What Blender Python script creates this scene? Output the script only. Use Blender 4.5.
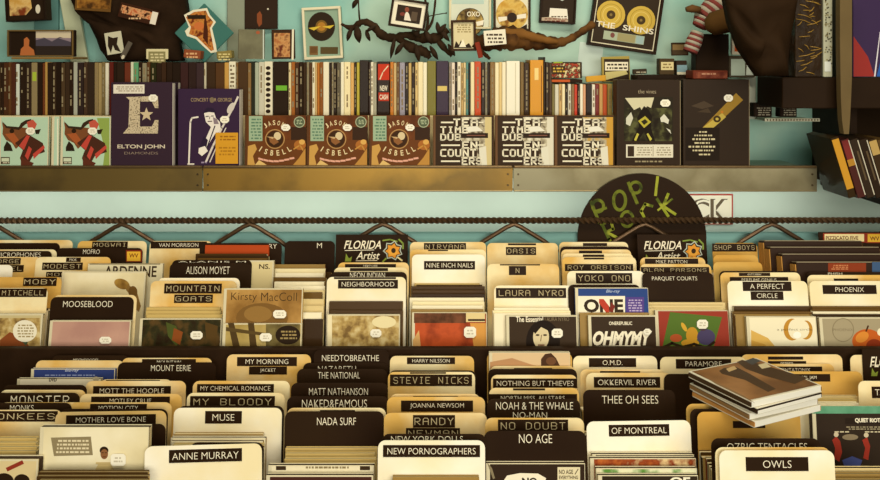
import bpy, math, random
from mathutils import Matrix, Vector
random.seed(7)
for o in list(bpy.data.objects):
    bpy.data.objects.remove(o)
S = bpy.context.scene
C = S.collection
# ---------------------------------------------------------------- camera, world, lights, exposure
F = 850.0
HORIZON = 59.3          # the camera is held level, the frame shifted down
ZC = 1.55
cam_d = bpy.data.cameras.new('camera')
cam_d.sensor_width = 36.0
cam_d.lens = F / 880.0 * 36.0
cam_d.clip_start = 0.05
cam = bpy.data.objects.new('camera', cam_d)
C.objects.link(cam)
cam.location = (0, 0, ZC)
cam.rotation_euler = (math.pi / 2, 0, 0)
cam_d.shift_y = -(240.0 - HORIZON) / 880.0
S.camera = cam
S.view_settings.view_transform = 'Standard'
S.view_settings.look = 'None'
S.view_settings.gamma = 1.0
S.view_settings.use_curve_mapping = False
S.view_settings.exposure = 0.0
W = bpy.data.worlds.new('shop_ambient')
S.world = W
W.use_nodes = True
W.node_tree.nodes['Background'].inputs[0].default_value = (1.0, 0.80, 0.46, 1)
W.node_tree.nodes['Background'].inputs[1].default_value = 0.13


def area(name, loc, rot, sx, sy, power, col):
    l = bpy.data.lights.new(name, 'AREA')
    l.shape = 'RECTANGLE'
    l.size, l.size_y = sx, sy
    l.energy = power
    l.color = col
    o = bpy.data.objects.new(name, l)
    C.objects.link(o)
    o.location = loc
    o.rotation_euler = rot
    return o


# daylight through the shop front behind the photographer, and the ceiling lamps above the racks
area('shop_front_daylight', (0.7, -1.9, 1.75), (math.radians(90), 0, math.radians(8)), 3.0, 1.5, 104, (1.0, 0.945, 0.80))
# unseen fill light added behind the shelf's metal front to brighten the wall below
area('under_shelf_fill', (-0.25, 2.09, 1.235), (math.radians(25), 0, 0), 2.3, 0.06, 1.15, (1.0, 0.96, 0.84))
area('ceiling_lamp', (0.15, 0.75, 2.75), (math.radians(12), 0, 0), 1.6, 0.5, 26, (1.0, 0.91, 0.70))


# ---------------------------------------------------------------- helpers
def lin(h):
    h = h.lstrip('#')
    out = []
    for i in (0, 2, 4):
        c = int(h[i:i + 2], 16) / 255.0
        out.append(c / 12.92 if c <= 0.04045 else ((c + 0.055) / 1.055) ** 2.4)
    return (*out, 1.0)


_M = {}


def mat(hexc, rough=0.55, metal=0.0, noise=0.0, scale=14.0, hex2=None, hex3=None, bump=0.0, coat=0.0, rnd=False):
    key = (hexc, rough, metal, noise, scale, hex2, hex3, bump, coat, rnd)
    if key in _M:
        return _M[key]
    m = bpy.data.materials.new('paint_' + hexc.strip('#'))
    m.use_nodes = True
    nt = m.node_tree
    b = nt.nodes['Principled BSDF']
    b.inputs['Base Color'].default_value = lin(hexc)
    b.inputs['Roughness'].default_value = rough
    b.inputs['Metallic'].default_value = metal
    b.inputs['Specular IOR Level'].default_value = 0.5 if metal else 0.05
    if coat:
        b.inputs['Coat Weight'].default_value = coat
        b.inputs['Coat Roughness'].default_value = 0.12
    if noise or hex2:
        tc = nt.nodes.new('ShaderNodeTexCoord')
        n = nt.nodes.new('ShaderNodeTexNoise')
        n.inputs['Scale'].default_value = scale
        n.inputs['Detail'].default_value = 5.0
        if rnd:     # every copy of the thing is stained differently
            oi = nt.nodes.new('ShaderNodeObjectInfo')
            va = nt.nodes.new('ShaderNodeVectorMath')
            va.operation = 'MULTIPLY_ADD'
            va.inputs[1].default_value = (7, 3, 5)
            nt.links.new(oi.outputs['Random'], va.inputs[0])
            nt.links.new(tc.outputs['Object'], va.inputs[2])
            nt.links.new(va.outputs[0], n.inputs['Vector'])
        else:
            nt.links.new(tc.outputs['Object'], n.inputs['Vector'])
        r = nt.nodes.new('ShaderNodeValToRGB')
        nt.links.new(n.outputs['Fac'], r.inputs['Fac'])
        c1 = lin(hexc)
        e = r.color_ramp.elements
        if hex2:
            e[0].position, e[1].position = 0.38, 0.62
            e[0].color, e[1].color = c1, lin(hex2)
            if hex3:
                x = e.new(0.5)
                x.color = lin(hex3)
        else:
            e[0].position, e[1].position = 0.3, 0.7
            e[0].color = tuple(max(0, v * (1 - noise)) for v in c1[:3]) + (1,)
            e[1].color = tuple(min(1, v * (1 + noise)) for v in c1[:3]) + (1,)
        nt.links.new(r.outputs['Color'], b.inputs['Base Color'])
        if bump:
            bp = nt.nodes.new('ShaderNodeBump')
            bp.inputs['Strength'].default_value = bump
            bp.inputs['Distance'].default_value = 0.01
            nt.links.new(n.outputs['Fac'], bp.inputs['Height'])
            nt.links.new(bp.outputs['Normal'], b.inputs['Normal'])
    _M[key] = m
    return m


def ray(px, py):
    return Vector(((px - 440.0) / F, 1.0, -(py - HORIZON) / F))


def P(px, py, Y):
    d = ray(px, py)
    return Vector((0, 0, ZC)) + d * (Y / d.y)


class MB:
    def __init__(s):
        s.v, s.f, s.m, s.mats, s.smooth = [], [], [], [], []

    def mi(s, m):
        if m not in s.mats:
            s.mats.append(m)
        return s.mats.index(m)

    def face(s, pts, m, smooth=False):
        i = len(s.v)
        s.v += [tuple(p) for p in pts]
        s.f.append(tuple(range(i, i + len(pts))))
        s.m.append(s.mi(m))
        s.smooth.append(smooth)

    def grid(s, rings, m, closed=True, smooth=True, caps=False):
        i = len(s.v)
        n = len(rings[0])
        for r in rings:
            s.v += [tuple(p) for p in r]
        k = s.mi(m)
        for a in range(len(rings) - 1):
            for b in range(n if closed else n - 1):
                c = (b + 1) % n
                s.f.append((i + a * n + b, i + a * n + c, i + (a + 1) * n + c, i + (a + 1) * n + b))
                s.m.append(k)
                s.smooth.append(smooth)
        if caps:
            s.f.append(tuple(i + b for b in range(n))[::-1])
            s.f.append(tuple(i + (len(rings) - 1) * n + b for b in range(n)))
            s.m += [k, k]
            s.smooth += [False, False]

    def box(s, x0, x1, y0, y1, z0, z1, m, c=0.0):
        if c <= 0:
            i = len(s.v)
            s.v += [(x, y, z) for z in (z0, z1) for x, y in ((x0, y0), (x1, y0), (x1, y1), (x0, y1))]
            k = s.mi(m)
            for q in ((3, 2, 1, 0), (4, 5, 6, 7), (0, 1, 5, 4), (1, 2, 6, 5), (2, 3, 7, 6), (3, 0, 4, 7)):
                s.f.append(tuple(i + a for a in q))
                s.m.append(k)
                s.smooth.append(False)
            return
        def rect(d, z):
            return [(x0 + d, y0, z), (x1 - d, y0, z), (x1, y0 + d, z), (x1, y1 - d, z), (x1 - d, y1, z), (x0 + d, y1, z), (x0, y1 - d, z), (x0, y0 + d, z)] if d == 0 else None
        def oct_(ins, z):
            a, b, e, g = x0 + ins, x1 - ins, y0 + ins, y1 - ins
            return [(a + c, e, z), (b - c, e, z), (b, e + c, z), (b, g - c, z), (b - c, g, z), (a + c, g, z), (a, g - c, z), (a, e + c, z)]
        s.grid([oct_(c * .6, z0), oct_(0, z0 + c), oct_(0, z1 - c), oct_(c * .6, z1)], m, True, False, True)

    def prism(s, outline, y0, y1, m, mside=None, bev=0.0):
        """outline: (x,z) counter-clockwise seen from the front (-y)."""
        a = [(x, y0, z) for x, z in outline]
        b = [(x, y1, z) for x, z in outline]
        s.face(a, m)
        s.face(b[::-1], m)
        n = len(outline)
        for i in range(n):
            j = (i + 1) % n
            s.face([a[j], a[i], b[i], b[j]], mside or m)

    def tube(s, pts, rad, m, n=8):
        pts = [Vector(p) for p in pts]
        if not hasattr(rad, '__len__'):
            rad = [rad] * len(pts)
        rings = []
        for i, p in enumerate(pts):
            t = (pts[min(i + 1, len(pts) - 1)] - pts[max(i - 1, 0)]).normalized()
            up = Vector((0, 1, 0)) if abs(t.y) < 0.9 else Vector((1, 0, 0))
            a = t.cross(up).normalized()
            b = t.cross(a)
            rings.append([p + (a * math.cos(q) + b * math.sin(q)) * rad[i] for q in [2 * math.pi * k / n for k in range(n)]])
        s.grid(rings, m, True, True, True)

    def build(s, name, parent=None, M=None):
        me = bpy.data.meshes.new(name)
        me.from_pydata(s.v, [], s.f)
        for m in s.mats:
            me.materials.append(m)
        me.polygons.foreach_set('material_index', s.m)
        me.polygons.foreach_set('use_smooth', s.smooth)
        me.update()
        o = bpy.data.objects.new(name, me)
        C.objects.link(o)
        if parent is not None:
            o.parent = parent
        if M is not None:
            o.matrix_local = M
        return o


ALL_LABELS = {}


def tag(o, label, cat, group=None, kind=None):
    o['label'] = label
    o['category'] = cat
    if group:
        o['group'] = group
    if kind:
        o['kind'] = kind
    k = ALL_LABELS.get(label)
    if k and not (group and k == group):
        print('DUP LABEL', label)
    ALL_LABELS[label] = group or '-'
    if not 4 <= len(label.split()) <= 16:
        print('LABEL LENGTH', len(label.split()), label)
    return o


def struct(o):
    o['kind'] = 'structure'
    return o


def copy_tree(o, parent=None):
    c = o.copy()
    C.objects.link(c)
    if parent is not None:
        c.parent = parent
        c.matrix_parent_inverse = o.matrix_parent_inverse.copy()
    for ch in list(o.children):
        copy_tree(ch, c)
    return c


def frame(base, tilt=0.0, roll=0.0, yaw=0.0):
    return Matrix.Translation(base) @ Matrix.Rotation(yaw, 4, 'Z') @ Matrix.Rotation(-tilt, 4, 'X') @ Matrix.Rotation(roll, 4, 'Y')


def to_local(M, px, py, y=0.0):
    Mi = M.inverted()
    o = Mi @ Vector((0, 0, ZC))
    d = Mi.to_3x3() @ ray(px, py)
    t = (y - o.y) / d.y
    p = o + d * t
    return (p.x, p.z)


# ---------------------------------------------------------------- lettering
_T = {}


def text_mesh(txt, bold=0.0, shear=0.0):
    k = (txt, bold, shear)
    if k not in _T:
        cu = bpy.data.curves.new('lettering', 'FONT')
        cu.body = txt
        cu.size = 1.0
        cu.offset = bold
        cu.shear = shear
        cu.resolution_u = 3
        o = bpy.data.objects.new('lettering', cu)
        C.objects.link(o)
        bpy.context.view_layer.update()
        me = bpy.data.meshes.new_from_object(o.evaluated_get(bpy.context.evaluated_depsgraph_get()))
        vs = [tuple(v.co) for v in me.vertices]
        fs = [tuple(p.vertices) for p in me.polygons]
        bpy.data.objects.remove(o)
        bpy.data.curves.remove(cu)
        bpy.data.meshes.remove(me)
        x0, x1 = min(v[0] for v in vs), max(v[0] for v in vs)
        y0, y1 = min(v[1] for v in vs), max(v[1] for v in vs)
        _T[k] = ([((v[0] - x0) / (x1 - x0), (v[1] - y0) / (y1 - y0)) for v in vs], fs, (x1 - x0) / (y1 - y0))
    return _T[k]


# thin square lettering of the label printer: strokes on a 4 x 6 grid
LCD = {
    'A': ['00 05 16 36 45 40', '03 43'], 'B': ['00 06 36 45 44 33 03', '33 42 41 30 00'], 'C': ['46 16 05 01 10 40'], 'D': ['00 06 26 45 41 20 00'],
    'E': ['46 06 00 40', '03 33'], 'F': ['46 06 00', '03 33'], 'G': ['46 16 05 01 10 40 43 23'], 'H': ['00 06', '40 46', '03 43'], 'I': ['20 26', '10 30', '16 36'],
    'J': ['02 01 10 30 41 46'], 'K': ['00 06', '46 03 40'], 'L': ['06 00 40'], 'M': ['00 06 23 46 40'], 'N': ['00 06 40 46'], 'O': ['10 30 41 45 36 16 05 01 10'],
    'P': ['00 06 36 45 44 33 03'], 'R': ['00 06 36 45 44 33 03', '13 40'], 'S': ['45 36 16 05 04 13 33 42 41 30 10 01'], 'T': ['06 46', '20 26'], 'U': ['06 01 10 30 41 46'],
    'V': ['06 20 46'], 'W': ['06 10 23 30 46'], 'X': ['00 46', '06 40'], 'Y': ['06 23 46', '23 20'], 'Q': ['10 30 41 45 36 16 05 01 10', '22 40'], 'Z': ['06 46 00 40'], '-': ['03 43'], ' ': [],
}


def lcd_mesh(txt, wt=0.30):
    vs, fs = [], []
    for i, ch in enumerate(txt):
        for st in LCD.get(ch, []):
            pts = [Vector((int(q[0]), int(q[1]))) for q in st.split()]
            for a, b in zip(pts, pts[1:]):
                d = (b - a).normalized()
                a2, b2 = a - d * wt * .8, b + d * wt * .8
                n = Vector((-d.y, d.x)) * wt
                k = len(vs)
                for q in (a2 - n, b2 - n, b2 + n, a2 + n):
                    vs.append((q.x + i * 6.4, q.y))
                fs.append((k, k + 1, k + 2, k + 3))
    w = (len(txt) - 1) * 6.4 + 4
    return [(x / w, y / 6.0) for x, y in vs], fs, w / 6.0


def put_text(mb, txt, style, x0, z0, x1, z1, y, m, fit=True):
    """style: s plain, b bold, B heavy, l label printer, i slanted."""
    if style == 'l':
        vs, fs, asp = lcd_mesh(txt)
    elif style == 'L':
        vs, fs, asp = lcd_mesh(txt, 0.7)
    else:
        vs, fs, asp = text_mesh(txt, {'s': -0.011, 'b': 0.018, 'B': 0.04, 'i': 0.01, 'I': 0.05, 'n': -0.012}[style], 0.3 if style in 'iI' else 0.0)
    if not fit:
        w, h = x1 - x0, z1 - z0
        tw = min(w, asp * h)
        cx = (x0 + x1) / 2
        x0, x1 = cx - tw / 2, cx + tw / 2
    i = len(mb.v)
    mb.v += [(x0 + v[0] * (x1 - x0), y, z0 + v[1] * (z1 - z0)) for v in vs]
    k = mb.mi(m)
    for f in fs:
        mb.f.append(tuple(i + a for a in f))
        mb.m.append(k)
        mb.smooth.append(False)


INK = '#f3ead0'
BLK = '#2c1d0f'


def star_pts(cx, cy, r, n=5, inner=0.42, a0=-90):
    return [(cx + r * (1 if i % 2 == 0 else inner) * math.cos(math.radians(a0 + 180 / n * i)), cy + r * (1 if i % 2 == 0 else inner) * math.sin(math.radians(a0 + 180 / n * i))) for i in range(2 * n)]


def draw(mb, M, shapes, y=-0.0004, step=0.00005, coat=0.0):
    """printed artwork on the plane y=0 of frame M; coordinates are measured on the printed face."""
    L = lambda x, yy: to_local(M, x, yy, 0.0)
    for k, s in enumerate(shapes):
        yk = y - k * step
        t = s[0]
        c = s[1]
        m = c if not isinstance(c, str) else mat(c, 0.42, coat=coat)
        if t == 'p':
            mb.face([(L(*p)[0], yk, L(*p)[1]) for p in s[2]], m)
        elif t == 'r':
            x0, y0, x1, y1 = s[2:6]
            mb.face([(L(*p)[0], yk, L(*p)[1]) for p in ((x0, y1), (x1, y1), (x1, y0), (x0, y0))], m)
        elif t == 'e':
            cx, cy, rx, ry = s[2:6]
            ro = math.radians(s[6]) if len(s) > 6 else 0
            pts = []
            for q in range(24):
                a = -2 * math.pi * q / 24
                ex, ey = rx * math.cos(a), ry * math.sin(a)
                pts.append((cx + ex * math.cos(ro) - ey * math.sin(ro), cy + ex * math.sin(ro) + ey * math.cos(ro)))
            mb.face([(L(*p)[0], yk, L(*p)[1]) for p in pts], m)
        elif t == 'o':   # ring
            cx, cy, rx, ry, w = s[2:7]
            for q in range(32):
                a, b = 2 * math.pi * q / 32, 2 * math.pi * (q + 1) / 32
                pts = [(cx + rx * math.cos(a), cy + ry * math.sin(a)), (cx + rx * math.cos(b), cy + ry * math.sin(b)), (cx + (rx - w) * math.cos(b), cy + (ry - w) * math.sin(b)), (cx + (rx - w) * math.cos(a), cy + (ry - w) * math.sin(a))]
                mb.face([(L(*p)[0], yk, L(*p)[1]) for p in pts][::-1], m)
        elif t == 'l':   # line of some width
            w = s[3]
            for a, b in zip(s[2], s[2][1:]):
                a, b = Vector(a), Vector(b)
                d = (b - a).normalized()
                n = Vector((-d.y, d.x)) * w / 2
                e = d * w * .35
                mb.face([(L(*p)[0], yk, L(*p)[1]) for p in (a - e + n, b + e + n, b + e - n, a - e - n)], m)
        elif t == 't':
            txt, x0, y0, x1, y1 = s[2:7]
            st = s[7] if len(s) > 7 else 's'
            a, b = L(x0, y1), L(x1, y0)
            put_text(mb, txt, st, a[0], a[1], b[0], b[1], yk, m)
        elif t == 'a':   # letters on an arc: txt, cx, cy, r, a0, a1, letter height, width
            txt, cx, cy, r, a0, a1, lh, lw = s[2:10]
            flip = -1 if (len(s) > 10 and s[10]) else 1
            for i, ch in enumerate(txt):
                if ch == ' ':
                    continue
                ang = math.radians(a0 + (a1 - a0) * i / max(1, len(txt) - 1))
                p = L(cx + r * math.sin(ang), cy - r * math.cos(ang))
                q = L(cx + 1, cy)[0] - L(cx, cy)[0]
                sub = MB()
                put_text(sub, ch, 'b', -lw * q / 2, -lh * q / 2, lw * q / 2, lh * q / 2, yk, m, fit=(ch != 'I'))
                ro = ang if flip == 1 else ang + math.pi
                for v in range(len(sub.v)):
                    x, _, z = sub.v[v]
                    sub.v[v] = (p[0] + x * math.cos(ro) + z * math.sin(ro), yk, p[1] - x * math.sin(ro) + z * math.cos(ro))
                i0 = len(mb.v)
                mb.v += sub.v
                for f in sub.f:
                    mb.f.append(tuple(i0 + a for a in f))
                    mb.m.append(mb.mi(m))
                    mb.smooth.append(False)
        elif t == 'h':   # short printed dashes standing for lines too small to read
            x0, y0, x1, y1, rows = s[2:7]
            rng = random.Random(int(x0 * 7 + y0 * 13))
            rh = (y1 - y0) / rows
            for r_ in range(rows):
                x = x0 + rng.uniform(0, (x1 - x0) * .15)
                while x < x1 - 1:
                    w = min(rng.uniform(1.2, 4.5), x1 - x)
                    q = ((x, y0 + rh * (r_ + .72)), (x + w, y0 + rh * (r_ + .72)), (x + w, y0 + rh * (r_ + .22)), (x, y0 + rh * (r_ + .22)))
                    mb.face([(L(*p)[0], yk, L(*p)[1]) for p in q], m)
                    x += w + rng.uniform(.6, 1.4)


def rounded_card(w, h, r=0.011, n=5):
    pts = [(-w / 2, 0), (w / 2, 0)]
    for i in range(n + 1):
        a = math.pi / 2 * i / n
        pts.append((w / 2 - r + r * math.cos(a), h - r + r * math.sin(a)))
    for i in range(n + 1):
        a = math.pi / 2 + math.pi / 2 * i / n
        pts.append((-w / 2 + r + r * math.cos(a), h - r + r * math.sin(a)))
    return pts


CARD = {'w': ('#faf4e0', '#f3e4b6'), 'c': ('#f3e3b4', '#deb25e'), 'y': ('#dcb768', '#cf9f4a'), 'k': (BLK, '#27180c')}
CARD_NAME = {'w': 'white', 'c': 'cream', 'y': 'tan', 'k': 'black'}
NUM = ['', 'one', 'two', 'three', 'four', 'five', 'six', 'seven', 'eight', 'nine', 'ten', 'eleven', 'twelve', 'thirteen', 'fourteen', 'fifteen', 'sixteen', 'seventeen', 'eighteen', 'nineteen', 'twenty', 'twenty-one']
ORD = ['', 'first', 'second', 'third', 'fourth', 'fifth', 'sixth', 'seventh', 'eighth', 'ninth', 'tenth', 'eleventh', 'twelfth', 'thirteenth', 'fourteenth', 'fifteenth', 'sixteenth', 'seventeenth', 'eighteenth', 'nineteenth', 'twentieth',
       'twenty-first', 'twenty-second', 'twenty-third', 'twenty-fourth', 'twenty-fifth', 'twenty-sixth', 'twenty-seventh', 'twenty-eighth', 'twenty-ninth', 'thirtieth']


def strip_part(card, M, txt, style, x0, y0, x1, y1, label=None):
    """a label strip stuck on a card, or white lettering printed straight on it (style W / V)."""
    if style in 'WV':
        mb = MB()
        a, b = to_local(M, x0, y1), to_local(M, x1, y0)
        put_text(mb, txt, 's' if style == 'W' else 'l', a[0], a[1], b[0], b[1], -0.0006, mat(INK, 0.5))
        return mb.build('lettering', card)
    a, b = to_local(M, x0, y1), to_local(M, x1, y0)
    mb = MB()
    mb.box(a[0], b[0], -0.0005, 0.0, a[1], b[1], mat('#2a1b0e', 0.4))
    st = mb.build('label_strip', card)
    if txt:
        w, h = b[0] - a[0], b[1] - a[1]
        tb = MB()
        put_text(tb, txt, {'s': 's', 'b': 'b', 'l': 'l'}[style], a[0] + w * .045, a[1] + h * .235, b[0] - w * .045, b[1] - h * .235, -0.0008, mat(INK if style != 'l' else '#c4b48c', 0.5), fit=(style == 'l' and len(txt) > 2))
        tb.build('lettering', st)
    return st


TRAYS = ['#2a1c10', '#3a2a18', '#c9bb93', '#d9cda6', '#5d4a30', '#b5a57c', '#2f2012', '#8d7a52']
PAPERS = ['#e8d9ac', '#d8c48c', '#f0e6c4', '#b08a4c', '#5a3a20', '#7c5a34', '#c9b07a', '#8a3a22', '#454028', '#9a8f70', '#3c2b1a', '#cfa858']


LIDS = ['#c9ae6c', '#6a4e24', '#efe2b6', '#4a3419', '#dcc68e', '#3a2815', '#f2e8c8', '#9a7c44']


def case_mesh(mb, w, h, t, tray, paper, side=None, lid='#d9cfae', lidmb=None):
    """a jewel case, front at y=0: clear lid, booklet, tray, clear back."""
    clear = mat(lid, 0.22)
    a, b, c = t * .14, t * .30, t * .84
    (mb if lidmb is None else lidmb).box(-w / 2, w / 2, 0, a, 0, h, clear, 0.0005)
    (mb if lidmb is None else lidmb).box(-w / 2 + .006, w / 2 - .001, a, b, .001, h - .001, mat(paper, 0.6))
    mb.box(-w / 2, w / 2, b, c, 0.0008, h - .0008, mat(tray, 0.35))
    if side:
        mb.box(-w / 2 - .0003, -w / 2 + .004, b, c, .002, h - .002, mat(side, 0.5))
        mb.box(w / 2 - .004, w / 2 + .0003, b, c, .002, h - .002, mat(side, 0.5))
    mb.box(-w / 2, w / 2, c, t, 0, h, clear, 0.0005)


def sticker(par, M, cx, cy, w=13, h=8, lab=None):
    """white price sticker with clipped corners"""
    mb = MB()
    k = 2.2
    x0, x1, y0, y1 = cx - w / 2, cx + w / 2, cy - h / 2, cy + h / 2
    pts = [(x0 + k, y1), (x1 - k, y1), (x1, y1 - k), (x1, y0 + k), (x1 - k, y0), (x0 + k, y0), (x0, y0 + k), (x0, y1 - k)]
    loc = [to_local(M, *p) for p in pts]
    mb.prism([(p[0], p[1]) for p in loc], -0.0033, -0.0030, mat('#f4efdc', 0.5))
    draw(mb, M, [('h', '#c9bfa8', cx - w * .3, cy - h * .28, cx + w * .3, cy + h * .28, 2)], y=-0.0034)
    return mb.build('price_sticker', par)
# ---------------------------------------------------------------- the setting
def simple(name, x0, x1, y0, y1, z0, z1, m):
    mb = MB()
    mb.box(x0, x1, y0, y1, z0, z1, m)
    return mb.build(name)


WALLY = 2.20
struct(simple('wall_back', -1.9, 1.9, WALLY, WALLY + .1, 0, 2.9, mat('#84b7b0', 0.7, hex2='#b2d0c0', hex3='#95c4ba', scale=2.2)))
struct(simple('floor', -1.9, 1.9, -2.6, WALLY, -0.05, 0, mat('#6b5a44', 0.6, noise=.15)))
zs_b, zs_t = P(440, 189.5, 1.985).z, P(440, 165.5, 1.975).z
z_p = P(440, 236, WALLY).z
struct(simple('painted_wall_light_1', -1.9, 1.9, WALLY - .012, WALLY, z_p - .1, zs_b + .03, mat('#cddfd4', 0.6, noise=.06, scale=5)))  # brighter light below the shelf, painted as a paler band of wall

# ---------------------------------------------------------------- display shelf on the wall: folded sheet metal front in lengths
SF = 1.975                      # front face of the shelf
FL = zs_t - 0.012               # where the displayed cases stand
STEPZ = P(440, 115.5, 2.05).z   # top of the raised step behind
xr_end = P(817, 180, SF).x
xl_end = -1.35
sh = bpy.data.objects.new('wall_shelf', None)
C.objects.link(sh)
sh.location = (0, SF, FL)
tag(sh, 'long metal-fronted shelf on the turquoise wall, full of upright discs', 'shelf')
Ms = Matrix.Translation((0, -SF, -FL))
mb = MB()
mb.box(xl_end, xr_end, SF + .004, WALLY - .013, FL - .018, FL - .0008, mat('#9db8a8', 0.6))
mb.build('shelf_board', sh, Ms)
mb = MB()
mb.box(xl_end, P(742, 120, 2.05).x, 2.05, WALLY - .013, FL, STEPZ, mat('#cdbb8c', 0.5), .003)
mb.build('step', sh, Ms)
seams = [xl_end, P(203, 180, SF).x, P(513, 180, SF).x, xr_end]
metals = [mat('#6b5533', 0.36, metal=.75, hex2='#86703f', hex3='#5f5034', scale=3.5), mat('#7c602c', 0.36, metal=.75, hex2='#9a7836', hex3='#6a552c', scale=3.5), mat('#7a745c', 0.36, metal=.75, hex2='#8c8468', hex3='#6a6248', scale=3.5)]
for (a, b), metal in zip(zip(seams, seams[1:]), metals):
    mb = MB()
    mb.box(a + .001, b - .001, SF - .002, SF + .002, zs_b, zs_t - .004, metal)
    mb.box(a + .001, b - .001, SF - .005, SF + .004, zs_t - .006, zs_t, mat('#6a5536', 0.4, metal=.6), .002)
    mb.box(a + .001, b - .001, SF - .004, SF + .03, zs_b - .003, zs_b, mat('#8c7c58', 0.4, metal=.6), .001)
    fp = mb.build('front_panel', sh, Ms)
    for x in (a + .012, b - .012):
        for z in (zs_b + .012, zs_t - .02):
            r = MB()
            r.tube([(x, SF - .0045, z), (x, SF + .001, z)], [.0022, .0028], mat('#4a3b26', 0.4, metal=.7))
            r.build('rivet', fp, Matrix())

# ---------------------------------------------------------------- the two stepped bins
TU, TL = math.atan(.188), math.radians(6)
UF = lambda Y: ZC - .638 + .188 * (Y - 1.68)
LF = lambda Y: ZC - .748 + 0.0 * (Y - 1.5)
wood = mat('#2b1c10', 0.5, noise=.15, scale=30)
XB = 1.32
lip = P(440, 346.5, 1.62).z
ub = bpy.data.objects.new('upper_display_bin', None)
C.objects.link(ub)
ub.location = (0, 1.8, 0.5)
tag(ub, 'upper black disc bin, one step up against the wall', 'display bin')
Mu = Matrix.Translation((0, -1.8, -.5))
m = MB(); m.box(-XB, XB, 1.608, 1.624, .25, lip, wood, .002); m.build('front_panel', ub, Mu)
m = MB()
m.prism([(1.626, UF(1.626) - .001), (1.976, UF(1.976) - .001), (1.976, UF(1.976) - .02), (1.626, UF(1.626) - .02)][::-1], -XB, XB, wood)
m.v = [(y, x, z) for x, y, z in m.v]
m.build('bottom_board', ub, Mu)
zb = P(440, 233, 1.98).z
m = MB(); m.box(-XB, XB, 1.978, 1.996, .25, zb, mat('#84b2ae', 0.6, noise=.1, scale=4)); m.build('back_panel', ub, Mu)
lb = bpy.data.objects.new('lower_display_bin', None)
C.objects.link(lb)
lb.location = (0, 1.3, .4)
tag(lb, 'lower black disc bin, packed with divider cards, in front of the other', 'display bin')
Ml = Matrix.Translation((0, -1.3, -.4))
zl = LF(1.3)
m = MB(); m.box(-XB, XB, .86, 1.606, zl - .02, zl - .004, wood); m.build('bottom_board', lb, Ml)
m = MB(); m.box(-XB, XB, .842, .859, .3, zl + .05, wood, .002); m.build('front_panel', lb, Ml)
for s in (-1, 1):
    m = MB(); m.box(s * (XB + .011) - .01, s * (XB + .011) + .01, .842, 1.606, .3, zl + .05, wood, .002); m.build('end_panel', lb, Ml)
    m = MB(); m.box(s * (XB + .011) - .01, s * (XB + .011) + .01, 1.608, 1.996, .25, lip, wood, .002); m.build('end_panel', ub, Mu)

# ---------------------------------------------------------------- twisted iron rail over the upper bin
RY = 1.953
p0, p1 = P(-60, 220.5, RY), P(960, 220.5, RY)
iron = mat('#5c4630', 0.4, metal=.6, noise=.2, scale=60)
rl = bpy.data.objects.new('twisted_iron_rail', None)
C.objects.link(rl)
rl.location = (0, RY, p0.z)
tag(rl, 'long twisted black iron rail with bent hangers above the upper bin', 'rail')
mb = MB()
n = 620
rings = []
for i in range(n + 1):
    x = p0.x + (p1.x - p0.x) * i / n
    a = (x - p0.x) / .052 * 2 * math.pi
    rings.append([(x, .0078 * math.cos(a + q * math.pi / 2), .0078 * math.sin(a + q * math.pi / 2)) for q in range(4)])
mb.grid(rings, iron, True, False, True)
mb.build('twisted_bar', rl)
for cx in (-8, 122, 250, 383, 514, 645, 772, 898):
    mb = MB()
    q = [P(cx - 44, 252, RY + .004), P(cx - 30, 241, RY), P(cx - 7, 227, RY), P(cx, 224.2, RY), P(cx + 7, 227, RY), P(cx + 30, 241, RY), P(cx + 44, 252, RY + .004)]
    mb.tube([(v.x, v.y - RY, v.z - p0.z) for v in q], .0052, iron, 8)
    mb.build('bent_hanger', rl)

# ---------------------------------------------------------------- bins: cards and cases, column by column, back to front
GOLD = '#cfa858'


def c(xl, xr, yt, col, strips=(), **k):
    return dict(kind='card', xl=xl, xr=xr, yt=yt, col=col, strips=strips, T=.0012, h=k.pop('h', .183), **k)


def d(xl, xr, yt, label, art, **k):
    return dict(kind='cd', xl=xl, xr=xr, yt=yt, label=label, art=art, T=k.pop('T', .0105), h=k.pop('h', .125), **k)


def r(xl, xr, y0, y1, n, **k):
    return dict(kind='run', xl=xl, xr=xr, y0=y0, y1=y1, n=n, **k)


def solve(it, s, tilt, FF):
    """top centre of the item where its picture column meets the plane with offset s"""
    px = (it['xl'] + it['xr']) / 2
    D = ray(px, it['yt'])
    ct, st = math.cos(tilt), math.sin(tilt)
    t = (s + ZC * st) / (D.y * ct - D.z * st)
    return Vector((0, 0, ZC)) + D * t


def nominal(it, tilt, FF):
    px = (it['xl'] + it['xr']) / 2
    D = ray(px, it['yt'])
    f0, f1 = FF(0.0), FF(1.0) - FF(0.0)
    h = it["h"] * (math.cos(tilt) - f1 * math.sin(tilt))
    # ZC + D.z t = f0 + f1 D.y t + h
    t = (f0 + h - ZC) / (D.z - f1 * D.y)
    p = Vector((0, 0, ZC)) + D * t
    return p.y * math.cos(tilt) - p.z * math.sin(tilt)


SMIN = {}
FILL = []
N_CARD = [0]


def fill_case(variant):
    while len(FILL) <= variant:
        i = len(FILL)
        rng = random.Random(100 + i)
        mb = MB()
        case_mesh(mb, .142, .125, .0102, rng.choice(TRAYS), rng.choice(PAPERS), rng.choice(PAPERS), rng.choice(LIDS))
        me_o = mb.build('cd_case')
        FILL.append(me_o.data)
        bpy.data.objects.remove(me_o)
    return FILL[variant]


def put_case(M, grp, lab, variant, sx=1.0, sz=1.0):
    o = bpy.data.objects.new('cd_case', fill_case(variant))
    C.objects.link(o)
    o.matrix_world = M @ Matrix.Diagonal((sx, 1, sz, 1))
    tag(o, lab, 'CD', grp)
    return o


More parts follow.
